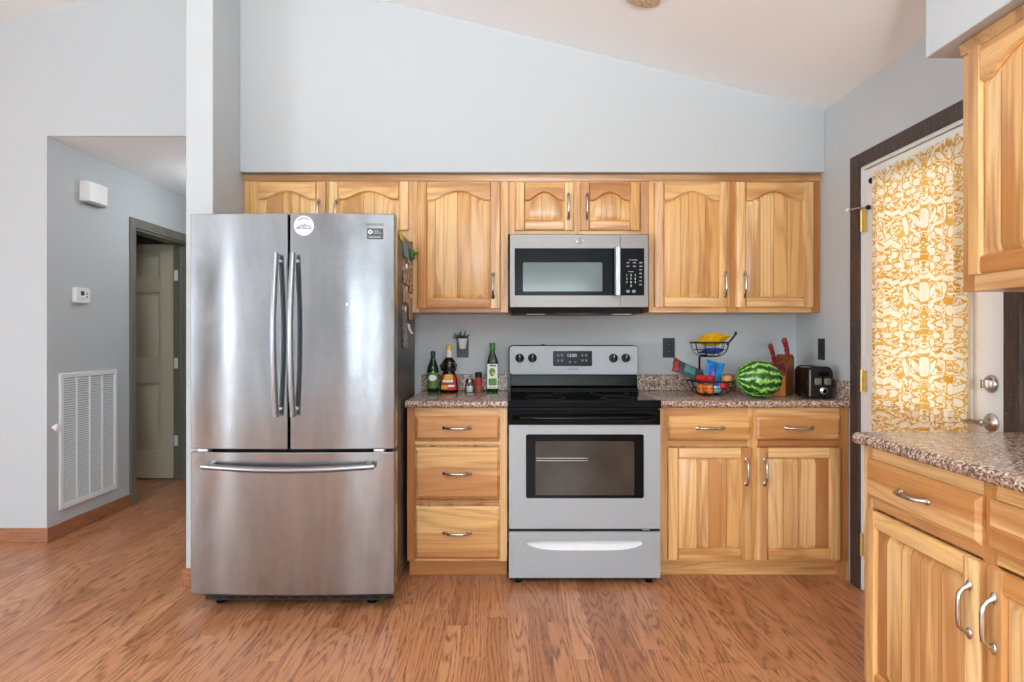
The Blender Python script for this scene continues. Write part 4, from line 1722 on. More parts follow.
# keypad printing
m = MB('grey_print')
for i in range(3):
    for j in range(2):
        xx, zz = mp_(626.5 + i * 6.4, 262.7 + j * 3.6)
        m.box(xx, xx + 0.016, MF - 0.0018, MF - 0.0009, zz - 0.003, zz + 0.003)
for j in range(5):
    xx, zz = mp_(639.2, 269.8 + j * 3.7)
    m.box(xx, xx + 0.014, MF - 0.0018, MF - 0.0009, zz - 0.003, zz + 0.003)
for (p, q, wd__) in ((629, 260, 0.045), (628, 271.6, 0.030)):
    xx, zz = mp_(p, q)
    m.box(xx, xx + wd__, MF - 0.0018, MF - 0.0009, zz - 0.002, zz + 0.002)
m.build('key_markings', kp)
for n_, s in enumerate('1234567890'):
    i, j = (n_ % 3, n_ // 3) if n_ < 9 else (1, 3)
    xx, zz = mp_(626.8 + i * 4.2, 275.2 + j * 3.6)
    text_mesh('key_digit', s, 0.017, 'white_print', kp, (xx, MF - 0.0012, zz))
for (p, q) in ((628, 291.3), (633.8, 291.3)):
    xx, zz = mp_(p, q)
    m = MB('grey_print')
    m.prism(rrect(xx - 0.009, xx + 0.009, zz - 0.007, zz + 0.007, 0.003), MF - 0.0018, MF - 0.0009, 'y')
    m.build('key_button', kp)
xx, zz = mp_(580, 240.7)
m = MB('chrome')
m.tube([(xx + 0.0165 * math.cos(2 * PI * k / 28), MF - 0.001, zz + 0.0165 * math.sin(2 * PI * k / 28)) for k in range(28)], 0.0015, 6, None, True)
m.prism(circ(xx, zz, 0.0150), MF - 0.0012, MF, 'y', 'grey_print')
for s in (1, -1):
    m.tube([(xx - s * 0.009, MF - 0.0018, zz - 0.004), (xx - s * 0.003, MF - 0.0018, zz + 0.006), (xx + s * 0.001, MF - 0.0018, zz), (xx + s * 0.004, MF - 0.0018, zz - 0.005)], 0.0011, 6, 'chrome')
m.build('round_emblem', mdr)
for s in range(4):
    a = PI / 4 + s * PI / 2

# ------------------------------------------------------------------ things on the left counter
CT = 0.9145


def cpos(px, D):
    return ((px - CX) / F * D, D - 3.92)


x, y = cpos(433, 3.79)
b = thing('olive_oil_bottle', 'dark green round bottle with white oval label, leftmost on the counter', 'bottle', (x, y, CT))
m = MB('green_bottle_glass')
m.lathe([(0.0, 0.0), (0.030, 0.0), (0.034, 0.005), (0.034, 0.120), (0.031, 0.145), (0.020, 0.175), (0.013, 0.195), (0.012, 0.215), (0.0, 0.215)], n=28)
m.build('glass_body', b, sharp=60)
m = MB('label_dark_green')
m.lathe([(0.0345, 0.025), (0.0345, 0.115)], n=28)
lab = m.build('label', b, sharp=60)
m = MB('label_white')
N, K = 20, 5
vs, fs = [(0.0, -0.0352, 0.085)], []
for k in range(1, K + 1):
    for i in range(N):
        a = 2 * PI * i / N
        dx = 0.024 * k / K * math.cos(a)
        vs.append((dx, -math.sqrt(0.0352 ** 2 - dx * dx), 0.085 + 0.018 * k / K * math.sin(a)))
fs += [(0, 1 + i, 1 + (i + 1) % N) for i in range(N)]
for k in range(K - 1):
    for i in range(N):
        j = (i + 1) % N
        fs.append((1 + k * N + i, 1 + (k + 1) * N + i, 1 + (k + 1) * N + j, 1 + k * N + j))
m.add(vs, fs)
m.build('oval_emblem', lab, sharp=80)
m = MB('dark_green_cap')
m.lathe([(0.0, 0.2152), (0.0145, 0.2152), (0.0145, 0.236), (0.012, 0.239), (0, 0.239)], n=20)
m.build('cap', b)

x, y = cpos(449, 3.78)
b = thing('syrup_bottle', 'brown syrup bottle shaped like a woman with yellow cap and red label', 'bottle', (x, y, CT))
m = MB('syrup_brown')
m.X = Matrix.Diagonal((1.0, 0.72, 1.0, 1.0))
m.lathe([(0.0, 0.0), (0.048, 0.0), (0.053, 0.006), (0.053, 0.035), (0.049, 0.070), (0.042, 0.100), (0.033, 0.118), (0.034, 0.128), (0.040, 0.142), (0.040, 0.158),
         (0.036, 0.180), (0.024, 0.196), (0.015, 0.203), (0.0, 0.203)], n=30)
for s in (-1, 1):
    m.tube([(s * 0.026, -0.026, 0.175), (s * 0.040, -0.022, 0.155), (s * 0.036, -0.036, 0.135), (s * 0.012, -0.046, 0.130)], [0.008, 0.011, 0.010, 0.006], 10)
m.build('bottle_body', b, sharp=60)
m = MB('clear_glass')
m.lathe([(0.0, 0.2035), (0.016, 0.2035), (0.0185, 0.216), (0.017, 0.234), (0.015, 0.246), (0, 0.246)], n=20, m='pot_white')
m.build('head', b, sharp=60)
m = MB('yellow_cap')
m.lathe([(0.0, 0.2465), (0.0175, 0.2465), (0.018, 0.266), (0.014, 0.274), (0, 0.275)], n=20)
m.build('cap', b)


def wrap(mb, rfun, a0, a1, z0, z1, n=14, kz=6, sy=0.72, off=0.0008):
    vs, fs = [], []
    for j in range(kz + 1):
        z = z0 + (z1 - z0) * j / kz
        r = rfun(z) + off
        for i in range(n + 1):
            a = a0 + (a1 - a0) * i / n
            vs.append((r * math.sin(a), -r * sy * math.cos(a) - off * 0.5, z))
    for j in range(kz):
        for i in range(n):
            q = j * (n + 1) + i
            fs.append((q, q + 1, q + n + 2, q + n + 1))
    return mb.add(vs, fs)


def syr(z):
    P = [(0.0, 0.053), (0.035, 0.053), (0.070, 0.049), (0.100, 0.042), (0.12, 0.034)]
    for (a, ra), (b_, rb_) in zip(P, P[1:]):
        if z <= b_:
            return ra + (rb_ - ra) * (z - a) / (b_ - a)
    return 0.034


lab = wrap(MB('label_red'), syr, -1.0, 1.0, 0.016, 0.102).build('label', b, sharp=80)
wrap(MB('label_yellow'), syr, -0.55, 0.55, 0.078, 0.106, off=0.0016).build('label_banner', lab, sharp=80)
m = MB('label_white')
wrap(m, syr, -0.75, 0.55, 0.060, 0.075, off=0.0016)
m.m = 'label_yellow'
wrap(m, syr, -0.9, -0.1, 0.022, 0.044, off=0.0016)
m.m = 'label_white'
wrap(m, syr, -0.05, 0.7, 0.034, 0.046, off=0.0016)
m.build('label_print', lab, sharp=80)

x, y = cpos(469.5, 3.79)
b = thing('salt_shaker', 'small clear glass salt shaker with metal lid beside the syrup bottle', 'shaker', (x, y, CT))
m = MB('clear_glass')
m.lathe([(0.0, 0.0), (0.026, 0.0), (0.028, 0.004), (0.027, 0.040), (0.022, 0.056), (0.019, 0.060), (0, 0.060)], n=20)
m.build('glass_body', b, sharp=60)
MB('salt_white').lathe([(0.0, 0.003), (0.023, 0.003), (0.0245, 0.008), (0.024, 0.036), (0, 0.038)], n=20).build('salt', b, sharp=60)
MB('steel_lid').lathe([(0.0, 0.0602), (0.0215, 0.0602), (0.0215, 0.070), (0.016, 0.078), (0, 0.080)], n=20).build('lid', b)

x, y = cpos(478.5, 3.80)
b = thing('spice_jar', 'slim spice jar with black cap and red label left of the green square bottle', 'jar', (x, y, CT))
m = MB('pepper_brown')
m.lathe([(0.0, 0.0), (0.019, 0.0), (0.0205, 0.003), (0.0205, 0.080), (0.017, 0.085), (0, 0.085)], n=20)
m.build('glass_body', b, sharp=60)
MB('label_red').lathe([(0.0209, 0.036), (0.0209, 0.076)], n=20).build('label', b, sharp=60)
MB('black_plastic').lathe([(0.0, 0.0852), (0.0195, 0.0852), (0.0195, 0.113), (0.017, 0.116), (0, 0.116)], n=20).build('cap', b)

x, y = cpos(492.6, 3.79)
b = thing('oil_bottle', 'tall square bright green oil bottle with white label beside the range', 'bottle', (x, y, CT))
m = MB('green_bottle_glass')
m.lathe([(0.0, 0.0), (0.030, 0.0), (0.033, 0.004), (0.033, 0.172), (0.029, 0.190), (0.016, 0.222), (0.013, 0.236), (0.0125, 0.262), (0, 0.262)], n=32, sq=0.55)
m.build('glass_body', b, sharp=60)
m = MB('label_white')
m.box(-0.0300, 0.0300, -0.0350, -0.0342, 0.024, 0.166)
lab = m.build('label', b)
m = MB('label_green')
m.X = Matrix.Translation((-0.003, -0.0358, 0.118))
m.prism([(0.017 * math.cos(2 * PI * k / 24) * (1 + 0.25 * math.sin(2 * PI * k / 24 + 0.5)), 0.024 * math.sin(2 * PI * k / 24)) for k in range(24)], -0.0005, 0.0005, 'y')
m.X = Matrix.Translation((0.0, -0.0358, 0.0))
m.prism(rrect(-0.023, 0.025, 0.042, 0.082, 0.008), -0.0005, 0.0005, 'y')
m.box(-0.022, 0.024, -0.0006, 0.0005, 0.030, 0.034)
m.box(-0.016, 0.020, -0.0006, 0.0005, 0.152, 0.160, 'dark_print')
m.prism(circ(0.004, 0.112, 0.008), -0.0010, 0.0, 'y', 'label_yellow')
m.build('label_print', lab)
MB('green_cap').lathe([(0.0, 0.2622), (0.0155, 0.2622), (0.0155, 0.286), (0.013, 0.289), (0, 0.289)], n=20).build('cap', b)
MB('green_cap').lathe([(0.0135, 0.236), (0.0145, 0.240), (0.0145, 0.258), (0.0135, 0.2618)], n=20).build('neck_sleeve', b)


# outlets and switch
def outlet(label, loc, rz, plate, face, w_=0.072, h_=0.118, kind='duplex', name='outlet_plate', cat='outlet'):
    o = thing(name, label, cat, loc, rz)
    m = MB(plate)
    m.box(-w_ / 2, w_ / 2, -0.006, 0.0, -h_ / 2, h_ / 2)
    m.build('cover_plate', o, 0.002)
    if kind == 'duplex':
        for s in (-1, 1):
            m = MB(face)
            m.prism(rrect(-0.017, 0.017, s * 0.0195 - 0.0135, s * 0.0195 + 0.0135, 0.008), -0.0085, -0.0062, 'y')
            f_ = m.build('receptacle', o)
            q = MB('grey_print')
            for dx in (-0.006, 0.006):
                q.box(dx - 0.0012, dx + 0.0012, -0.0090, -0.0086, s * 0.0195 - 0.003, s * 0.0195 + 0.005)
            q.lathe([(0.0022, -0.0005), (0, -0.0005)], (0, -0.0086, s * 0.0195 - 0.008), 10, 'y')
            q.build('slots', f_)
    else:
        m = MB(face)
        m.box(-0.017, 0.017, -0.0095, -0.0062, -0.034, 0.034)
        m.build('rocker', o, 0.0015)
    return o


outlet('dark grey outlet plate on the wall behind the bottles', (-0.273, -0.001, 1.172), 0, 'outlet_grey', 'outlet_black')
outlet('black duplex outlet on the back wall left of the fruit basket', (0.967, -0.001, 1.171), 0, 'outlet_black', 'black_plastic')
outlet('black rocker switch on the right wall above the toaster', (RX - 0.001, 3.597 - 3.92, 1.168), -PI / 2, 'outlet_black', 'black_plastic', kind='rocker', name='light_switch', cat='switch')
p = thing('wall_planter', 'tiny white pot with spiky dark plant hanging on the grey outlet', 'plant', (-0.271, -0.046, 1.165))
m = MB('pot_white')
m.lathe([(0.0, 0.0), (0.016, 0.0), (0.019, 0.004), (0.031, 0.062), (0.028, 0.062), (0.026, 0.054), (0, 0.054)], n=20)
m.box(-0.008, 0.008, 0.012, 0.0365, 0.020, 0.034)
m.build('pot', p)
m = MB('leaf_dark')
for k in range(16):
    a = 2 * PI * k / 16 + 0.2
    tilt = 0.2 + 1.15 * ((k * 7) % 5) / 5
    L = 0.050 + 0.024 * ((k * 3) % 4) / 4
    if math.sin(a) > 0.3:
        L *= 0.6
    d = Vector((math.cos(a) * math.sin(tilt), math.sin(a) * math.sin(tilt) * 0.6, math.cos(tilt)))
    b0 = Vector((math.cos(a) * 0.008, math.sin(a) * 0.008, 0.052))
    m.tube([b0, b0 + d * L * 0.45, b0 + d * L * 0.8 + Vector((0, 0, -0.002)), b0 + d * L], [0.004, 0.0055, 0.0035, 0.0006], 6)
m.build('foliage', p, sharp=60)

# ------------------------------------------------------------------ two-tier wire basket and what lies in it
BD = 3.60
bxx, byy = cpos(711.5, BD)
bk = thing('fruit_basket', 'two-tier black wire basket filled with snack bags and fruit', 'basket', (bxx, byy, CT))


def bowl(name, cx_, cy_, zr_, rad, dep, n=14):
    m = MB('wire_black')
    m.tube([(cx_ + rad * math.cos(2 * PI * k / 40), cy_ + rad * math.sin(2 * PI * k / 40), zr_) for k in range(40)], 0.0042, 8, None, True)
    rb_ = rad * 0.42
    m.tube([(cx_ + rb_ * math.cos(2 * PI * k / 28), cy_ + rb_ * math.sin(2 * PI * k / 28), zr_ - dep) for k in range(28)], 0.0032, 8, None, True)
    rm = rad * 0.82
    zz = zr_ - dep * 0.5
    m.tube([(cx_ + rm * math.cos(2 * PI * k / 36), cy_ + rm * math.sin(2 * PI * k / 36), zz) for k in range(36)], 0.0018, 6, None, True)
    for k in range(n):
        a = 2 * PI * k / n
        pts = []
        for i in range(7):
            u = i / 6
            ang = u * PI / 2
            r = rb_ + (rad - rb_) * math.sin(ang)
            z = zr_ - dep * math.cos(ang)
            pts.append((cx_ + r * math.cos(a), cy_ + r * math.sin(a), z))
        m.tube(pts, 0.0019, 6)
    for k in range(4):
        a = PI * k / 4
        m.tube([(cx_ + rb_ * math.cos(a), cy_ + rb_ * math.sin(a), zr_ - dep), (cx_ - rb_ * math.cos(a), cy_ - rb_ * math.sin(a), zr_ - dep)], 0.0018, 6)
    return m.build(name, bk, sharp=60)


def bz(py, D=BD):
    return CAMZ - (py - CY) / F * D - CT


bowl('lower_bowl', 0.0, 0.0, bz(380.5), 0.130, bz(380.5) - 0.006)
ucx = (709.6 - 711.5) / F * BD
bowl('upper_bowl', ucx, 0.0, bz(342.6), 0.103, bz(342.6) - bz(356.3), 12)
m = MB('wire_black')
pxp = (704 - 711.5) / F * BD
py_ = 0.085
m.tube([(pxp * 0.2, 0.03, 0.006), (pxp * 0.8, 0.07, 0.016), (pxp, py_, 0.07), (pxp, py_, bz(358)), (pxp, 0.06, bz(355.5)), (ucx, 0.035, bz(356.0))], 0.0058, 10)
m.build('pole', bk, sharp=60)
m = MB('wire_black')
hx = [(727.5, 345), (731, 341), (734.5, 336.5), (737, 332.8)]
m.tube([((p - 711.5) / F * BD, 0.01, bz(q)) for p, q in hx], [0.005, 0.005, 0.0062, 0.0065], 8)
m.ell(((736.4 - 711.5) / F * BD, 0.01, bz(333.4)), (0.009, 0.007, 0.011), 10, 8)
m.build('hook', bk, sharp=60)


def bag(name, label, mt, w_, h_, t_, pos, rot, seed=0, cat='snack bag', extra=None, roll=0.0):
    """pos local to the basket"""
    X = Matrix.Translation((bxx + pos[0], byy + pos[1], CT + pos[2])) @ Matrix.Rotation(roll, 4, 'X') @ Matrix.Rotation(rot[2], 4, 'Z') @ Matrix.Rotation(rot[1], 4, 'Y') @ Matrix.Rotation(rot[0], 4, 'X')
    m = MB(mt)
    m.pillow(w_, h_, t_, 14, 0.07, seed)
    if extra:
        # printed patches lying on the front skin
        for (mt2, u0, u1, v0, v1) in extra:
            m.m = mt2
            N = 8
            vs, fs = [], []
            for i in range(N + 1):
                for j in range(N + 1):
                    u = u0 + (u1 - u0) * i / N
                    v = v0 + (v1 - v0) * j / N
                    vv = min(1, max(0, (v - 0.07) / 0.86))
                    e = math.sin(PI * vv) ** 0.5
                    bb = (math.sin(PI * u) ** 0.55) * e
                    vs.append(((u - 0.5) * w_ * (1 - 0.10 * e), -(t_ / 2 * bb * 1.13 + 0.0022), (v - 0.5) * h_))
            for i in range(N):
                for j in range(N):
                    q = i * (N + 1) + j
                    fs.append((q, q + N + 1, q + N + 2, q + 1))
            m.add(vs, fs)
    o = m.build(name, None, sharp=60)
    o.matrix_world = X
    return tag(o, label, cat)


zu = bz(342.6)
bag('snack_bag', 'yellow snack bag on top in the upper basket tier', 'bag_yellow', 0.165, 0.130, 0.070, (ucx + 0.010, -0.005, zu + 0.018), (math.radians(74), 0, 0.1), 3, extra=[('label_white', 0.42, 0.6, 0.4, 0.6)])
bag('snack_bag', 'blue and white snack bag lying under the yellow one in the upper tier', 'bag_blue', 0.130, 0.110, 0.030, (ucx + 0.006, -0.01, zu - 0.046), (math.radians(76), 0, 0.05), 5, extra=[('label_white', 0.3, 0.7, 0.42, 0.58)])
zl = bz(380.5)
bag('snack_bag', 'charcoal snack bag with red top edge leaning out left of the lower tier', 'bag_charcoal', 0.110, 0.190, 0.024, (-0.116, 0.048, zl + 0.054), (math.radians(-70), 0, math.radians(75)), 8, roll=math.radians(45),
    extra=[('bag_teal', 0.2, 0.75, 0.3, 0.65), ('bag_red', 0.05, 0.95, 0.86, 0.98)])
bag('snack_bag', 'bright red snack bag lying at front left of the lower basket tier', 'bag_red', 0.110, 0.080, 0.040, (-0.046, -0.048, zl + 0.010), (math.radians(62), 0, -0.2), 11)
bag('snack_bag', 'sky blue and navy snack bag standing upright in the lower basket tier', 'bag_sky', 0.105, 0.135, 0.060, (0.022, 0.036, zl + 0.038), (math.radians(-8), math.radians(14), 0.0), 13,
    extra=[('bag_blue', 0.12, 0.55, 0.25, 0.75), ('label_white', 0.3, 0.6, 0.2, 0.32)])
bag('snack_bag', 'small pale blue packet at the bottom of the lower basket tier', 'bag_pale_blue', 0.062, 0.052, 0.028, (0.008, -0.064, 0.036), (math.radians(40), 0, 0.2), 17)


def fruit(name, label, cat, mt, pos, r, sq=0.95, stem=True):
    o = thing(name, label, cat, (bxx + pos[0], byy + pos[1], CT + pos[2] - r))
    m = MB(mt)
    prof = []
    for i in range(15):
        a = PI * i / 14
        rr = r * math.sin(a)
        zz = r - r * sq * math.cos(a)
        zz += (0.18 * r * math.exp(-(rr / (0.35 * r)) ** 2)) * (1 if a < PI / 2 else -1)
        prof.append((max(rr, 0.0), zz))
    m.lathe(prof, n=22)
    m.build('flesh', o, sharp=80)
    if stem:
        MB('stem_brown').tube([(0, 0, r * 1.72), (0.001, 0, r * 1.95), (0.004, 0, r * 2.12)], 0.0016, 6).build('stem', o)
    return o


fruit('orange', 'orange at the lower left inside the lower basket tier', 'fruit', 'orange_peel', (-0.058, -0.026, 0.038), 0.030, 1.0, False)
fruit('orange', 'orange at the bottom center-left inside the lower basket tier', 'fruit', 'orange_peel', (-0.026, -0.060, 0.038), 0.028, 1.0, False)
fruit('apple', 'red apple at the front of the lower basket tier', 'fruit', 'apple_red', (0.045, -0.062, 0.056), 0.029)
fruit('peach', 'tan peach at the right rim of the lower basket tier', 'fruit', 'peach_skin', (0.088, -0.002, zl + 0.004), 0.030, 0.95)

# watermelon
x, y = cpos(758.4, 3.43)
o = thing('watermelon', 'whole striped green watermelon lying on the counter', 'watermelon', (x, y, CT))
m = MB('watermelon_rind')
mb = 0.0985
m.X = Matrix.Translation((0, 0, 0))
vs, fs = [], []
m.ell((0, 0, 0), (0.1215, mb, mb), 40, 28)
ob = m.build('rind', o, sharp=80, loc=(0, 0, mb))
ob.rotation_euler = (0.5, 0.06, 0.06)
ms_ = MB('stem_brown')
ms_.ell((0.1225, 0, 0), (0.002, 0.006, 0.006), 8, 6)
ms_.build('stem_scar', ob)

# knife block
x, y = 1.506, 3.58 - 3.92
KR = -0.8
kb = thing('knife_block', 'wooden knife block with red-handled knives behind the watermelon', 'knife block', (x, y, CT), KR)
hwk = 0.044
m = MB('block_brown')
m.prism([(-0.055, 0.0), (0.045, 0.0), (0.060, 0.205), (0.040, 0.226), (-0.055, 0.120)], -hwk, hwk, 'x', 'block_brown')
m.box(-hwk + 0.002, hwk - 0.002, -0.0575, -0.0552, 0.002, 0.112, 'block_honey')
m.build('block_body', kb, 0.003)


def knife(x, y, z, L, r, rx, ry, label=None):
    X = Matrix.Translation((x, y, z)) @ Matrix.Rotation(ry, 4, 'Y') @ Matrix.Rotation(rx, 4, 'X')
    q = thing('kitchen_knife', label, 'knife', kb.matrix_basis @ Vector((0, 0, 0)) if False else (0, 0, 0), 0, 'red-handled knives in the block')
    q.matrix_world = KM @ X
    m = MB('knife_handle_red')
    m.tube([(0, 0, 0.004), (0, 0, 0.02), (0, r * 0.2, L * 0.45), (0, 0, L * 0.75), (0, -r * 0.3, L * 0.93), (0, -r * 0.4, L)],
           [r * 0.85, r, r * 0.92, r * 1.02, r * 1.15, r * 0.7], 12, None, False, 0.75)
    h = m.build('handle', q, sharp=60)
    mr = MB('rivet')
    for u in (0.25, 0.5, 0.75):
        mr.lathe([(0.0025, -r - 0.0005), (0.0025, r + 0.0005)], (0, 0, L * u), 8, 'y')
    mr.build('rivets', h)
    m = MB('chrome')
    m.box(-0.001, 0.001, -r * 0.7, r * 0.7, -0.003, 0.004)
    m.build('blade', q)
    return q


KM = Matrix.Translation((x, y, CT)) @ Matrix.Rotation(KR, 4, 'Z')
FA = math.radians(27)
knife(-0.030, -0.020, 0.170, 0.125, 0.0150, FA, 0, 'large red-handled knife on the left, leaning out of the block')
knife(0.022, 0.026, 0.221, 0.104, 0.0170, FA, 0, 'large red-handled knife on the right, standing tallest in the block')
for i in range(4):
    lab = ['small red steak knife handle, first from the left in the block row', 'small red steak knife handle, second from the left in the block row',
           'small red steak knife handle, third from the left in the block row', 'small red steak knife handle, rightmost in the block row'][i]
    knife(-0.031 + 0.0205 * i, -0.040, 0.143, 0.050, 0.0085, math.radians(40), 0, lab)

# toaster
x, y = cpos(819.5, 3.39)
tz = 0.10
ts = thing('toaster', 'black two-slice toaster with chrome dial at the right end of the counter', 'toaster', (x, y, CT), -0.06)
TL, TW, TH = 0.175, 0.060, 0.165
m = MB('toaster_side')
pr = [(-TW, 0.012), (TW, 0.012), (TW, TH - 0.03), (TW - 0.012, TH - 0.006), (TW - 0.03, TH), (-TW + 0.03, TH), (-TW + 0.012, TH - 0.006), (-TW, TH - 0.03)]
m.prism(pr, 0.012, TL - 0.012, 'y')
m.build('shell', ts, 0.003)
for (a, b) in ((-0.018, 0.012), (TL - 0.0118, TL + 0.006)):
    m = MB('black_plastic')
    m.prism([(p[0] * 1.03, p[1] + (0.003 if p[1] > 0.1 else -0.004)) for p in pr], a, b, 'y')
    m.build('end_cap', ts, 0.004)
for xx in (-0.028, 0.014):
    m = MB('black_gloss')
    m.box(xx, xx + 0.016, 0.03, TL - 0.03, TH - 0.001, TH + 0.0015)
    m.build('bread_slot', ts)
m = MB('toaster_side')
m.box(-0.003 + 0.01, 0.003 + 0.01, -0.0195, -0.0185, 0.075, 0.150, 'black_gloss')
m.build('lever_track', ts)
m = MB('black_gloss')
m.box(-0.016, 0.036, -0.034, -0.0195, 0.118, 0.140)
m.build('lever', ts, 0.004)
for dx in (-0.020, 0.028):
    m = MB('steel_lid')
    m.prism(rrect(dx - 0.012, dx + 0.022, 0.072, 0.108, 0.007), -0.0225, -0.0186, 'y')
    m.build('button_plate', ts, 0.001)
m = MB('chrome')
m.lathe([(0.019, 0.0), (0.019, -0.004), (0.0145, -0.006), (0.0145, -0.016), (0.011, -0.018), (0, -0.018)], (0.012, -0.0186, 0.042), 22, 'y')
m.lathe([(0.0105, -0.0195), (0, -0.0195)], (0.012, -0.0186, 0.042), 18, 'y', 'black_gloss')
m.build('browning_dial', ts)
m = MB('handle_steel')
m.box(-TW * 1.03 + 0.003, -TW * 1.03 + 0.010, -0.0192, -0.0182, 0.014, 0.150)
m.build('chrome_strip', ts)
for (a, b) in ((-0.045, 0.01), (0.045, 0.01), (-0.045, TL - 0.02), (0.045, TL - 0.02)):
    MB('black_plastic').lathe([(0.010, 0.0), (0.011, 0.012)], (a, b, 0.0), 10).build('foot', ts)
m = MB('black_plastic')
m.tube([(TW, 0.13, 0.03), (TW + 0.014, 0.11, 0.012), (TW + 0.024, 0.07, 0.03), (TW + 0.028, 0.04, 0.07), (TW + 0.024, 0.05, 0.10), (TW + 0.014, 0.08, 0.11), (TW + 0.010, 0.12, 0.10), (TW + 0.014, 0.15, 0.03)], 0.0035, 8)
m.build('cord', ts, sharp=60)

# ------------------------------------------------------------------ hall fittings (on the wall at x = HX, facing +x)
hz = PI / 2                       # local -y looks towards +x


def hall(px, D=None):
    return F * (-HX) / (CX - px) - 3.92


yv0, yv1 = hall(58.0), hall(115.3)
v = thing('return_air_grille', 'large white louvered return air grille low on the hall wall', 'vent', (HX + 0.0005, (yv0 + yv1) / 2, 0.165), hz)
Wv, Hv = (yv1 - yv0), 0.845
m = MB('white_metal_paint')
fwv = 0.032
for (a, b_, c_, d_) in ((-Wv / 2, Wv / 2, 0, fwv), (-Wv / 2, Wv / 2, Hv - fwv, Hv), (-Wv / 2, -Wv / 2 + fwv, fwv, Hv - fwv), (Wv / 2 - fwv, Wv / 2, fwv, Hv - fwv)):
    m.box(a, b_, -0.016, 0.0, c_, d_)
m.build('frame', v, 0.004)
m = MB('grille_shadow')
m.box(-Wv / 2 + fwv, Wv / 2 - fwv, -0.003, 0.0, fwv, Hv - fwv)
m.build('backing', v)
m = MB('white_metal_paint')
iw = Wv - 2 * fwv
for i in range(1, 4):
    xx = -iw / 2 + iw * i / 4
    m.box(xx - 0.006, xx + 0.006, -0.0135, -0.0032, fwv, Hv - fwv)
m.build('divider_bars', v)
m = MB('white_metal_paint')
nl = 52
for i in range(nl):
    z = fwv + (Hv - 2 * fwv) * (i + 0.5) / nl
    m.add([(-iw / 2, -0.012, z - 0.005), (iw / 2, -0.012, z - 0.005), (iw / 2, -0.004, z + 0.004), (-iw / 2, -0.004, z + 0.004),
           (-iw / 2, -0.0112, z - 0.006), (iw / 2, -0.0112, z - 0.006), (iw / 2, -0.0034, z + 0.003), (-iw / 2, -0.0034, z + 0.003)],
          [(0, 1, 2, 3), (7, 6, 5, 4), (0, 4, 5, 1), (2, 6, 7, 3)])
m.build('louvers', v)

ya, yb_ = 4.215 - 3.92, 4.43 - 3.92
ch = thing('door_chime', 'white door chime box high on the hall wall near the ceiling', 'door chime', (HX + 0.0005, (ya + yb_) / 2, 2.11), hz)
wv = (yb_ - ya) / 2
m = MB('white_plastic')
m.prism([(-wv, 0.0), (-wv, -0.045), (-wv + 0.012, -0.060), (0, -0.066), (wv - 0.012, -0.060), (wv, -0.045), (wv, 0.0)], 0.012, 0.140, 'z')
m.build('cover', ch, 0.003)
m = MB('grille_shadow')
m.box(-wv + 0.01, wv - 0.01, -0.05, 0.0, 0.0, 0.0118)
m.build('base_plate', ch, 0.002)

ya, yb_ = hall(70.5) + 0.04, hall(88) + 0.05
th = thing('thermostat', 'small white thermostat on the hall wall above the grille', 'thermostat', (HX + 0.0005, (ya + yb_) / 2 - 0.05, 1.455), hz)
m = MB('white_plastic')
m.prism(rrect(-0.070, 0.070, 0, 0.100, 0.014), -0.028, 0.0, 'y')
bd_ = m.build('housing', th, 0.004)
m = MB('dark_print')
m.prism(rrect(-0.024, 0.010, 0.050, 0.078, 0.003), -0.0290, -0.0275, 'y', 'dark_print')
m.build('screen', th)
for zz in (0.036, 0.058):
    MB('grey_print').prism(rrect(0.030, 0.046, zz, zz + 0.012, 0.004), -0.0305, -0.0275, 'y').build('button', th, 0.001)
MB('grey_print').box(-0.02, 0.012, -0.0286, -0.0275, 0.026, 0.030).build('print_line', th)

m = MB('white_plastic')
yk = 3.945 - 3.92
m.lathe([(0.0, 0.0), (0.012, 0.0), (0.012, 0.014), (0.022, 0.018), (0.024, 0.030), (0.020, 0.037), (0, 0.038)], (HX + 0.0005, yk + 0.025, 0.684), 20, 'x')
tag(m.build('wall_bumper', None), 'small white round wall bumper at the hall corner left of the grille', 'wall bumper')

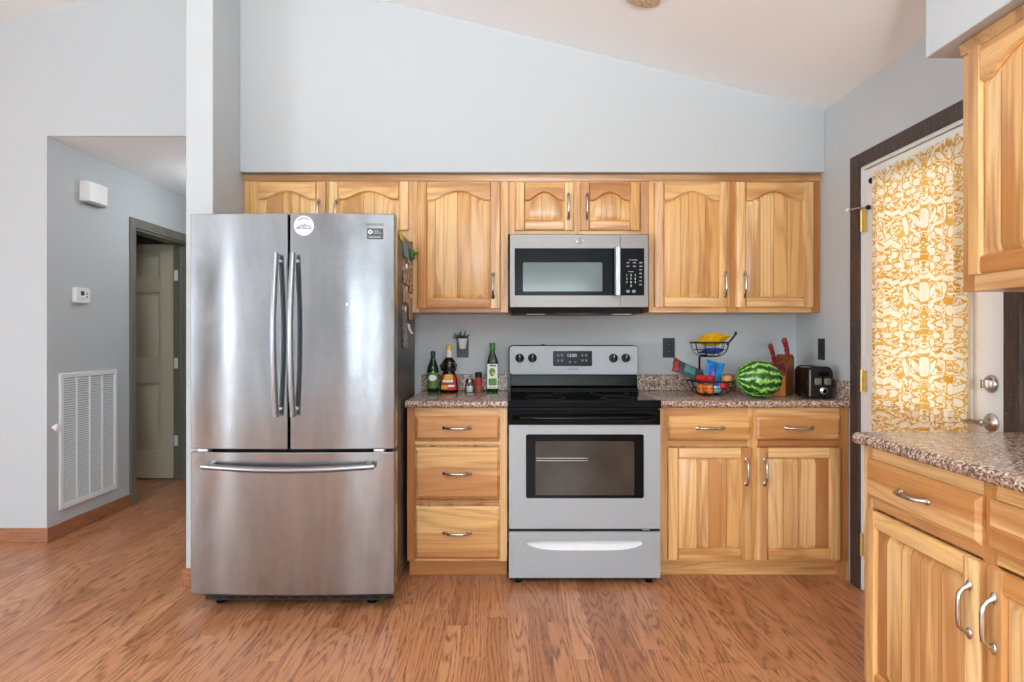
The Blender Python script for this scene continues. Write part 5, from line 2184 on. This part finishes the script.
# ------------------------------------------------------------------ curtain on the exterior door
cy0, cy1 = 2.392 - 3.92, 3.005 - 3.92
CXW = 1.694
rod = thing('curtain_rod', 'thin black curtain rod with ball ends across the white door', 'curtain rod', (CXW, (cy0 + cy1) / 2, 1.963))
hl = (cy1 - cy0) / 2
m = MB('wire_black')
m.tube([(0, -hl - 0.015, 0), (0, hl + 0.015, 0)], 0.006, 10)
m.build('rod', rod, sharp=60)
for s in (-1, 1):
    q = MB('wire_black')
    q.ell((0, s * (hl + 0.026), 0), (0.015, 0.015, 0.015), 14, 10)
    q.build('finial', rod, sharp=80)
    q = MB('wire_black')
    q.tube([(0.0, s * (hl + 0.006), 0), (X0 - CXW - 0.0008, s * (hl + 0.006), 0)], 0.004, 8)
    q.build('bracket', rod)
m = MB('yellow_leaf_print_cotton')
NU, NV = 150, 60
vs, fs = [], []
zt, zbm = 1.990, 0.66
for j in range(NV + 1):
    v_ = j / NV
    z = zt + (zbm - zt) * v_
    for i in range(NU + 1):
        u = i / NU
        flare = 0.006 * (2 * u - 1) * v_
        y = cy0 + (cy1 - cy0) * u + flare
        dz = zt - z
        if dz < 0.05:
            amp, base = 0.004, -0.014
        else:
            amp, base = 0.012 * min(1, 0.45 + dz), -0.013
        ph = u * 2 * PI * 9.5
        x = CXW + base + amp * (math.sin(ph + 0.5 * math.sin(3 * u * PI)) + 0.35 * math.sin(2.3 * ph + 1.0))
        hump = 0.006 * math.sin(u * 2 * PI * 21) if j == 0 else 0.0
        vs.append((x, y, z + hump))
for j in range(NV):
    for i in range(NU):
        a = j * (NU + 1) + i
        fs.append((a, a + 1, a + NU + 2, a + NU + 1))
m.add(vs, fs)
cu_ = m.build('curtain', None, sharp=180)
tag(cu_, 'yellow and white leaf print curtain covering the door window', 'curtain')

# ceiling light, mostly above the frame
x, D = 0.60, 2.90
zc = ceil_z(x)
cl = thing('ceiling_light', 'round ceiling light just peeking in at the top edge', 'ceiling light', (x, D - 3.92, zc))
cl.rotation_euler = (0, math.atan(0.247), 0)
MB('paper_tan').lathe([(0.0, -0.001), (0.085, -0.001), (0.085, -0.010), (0.07, -0.018), (0, -0.018)], n=28).build('canopy', cl)
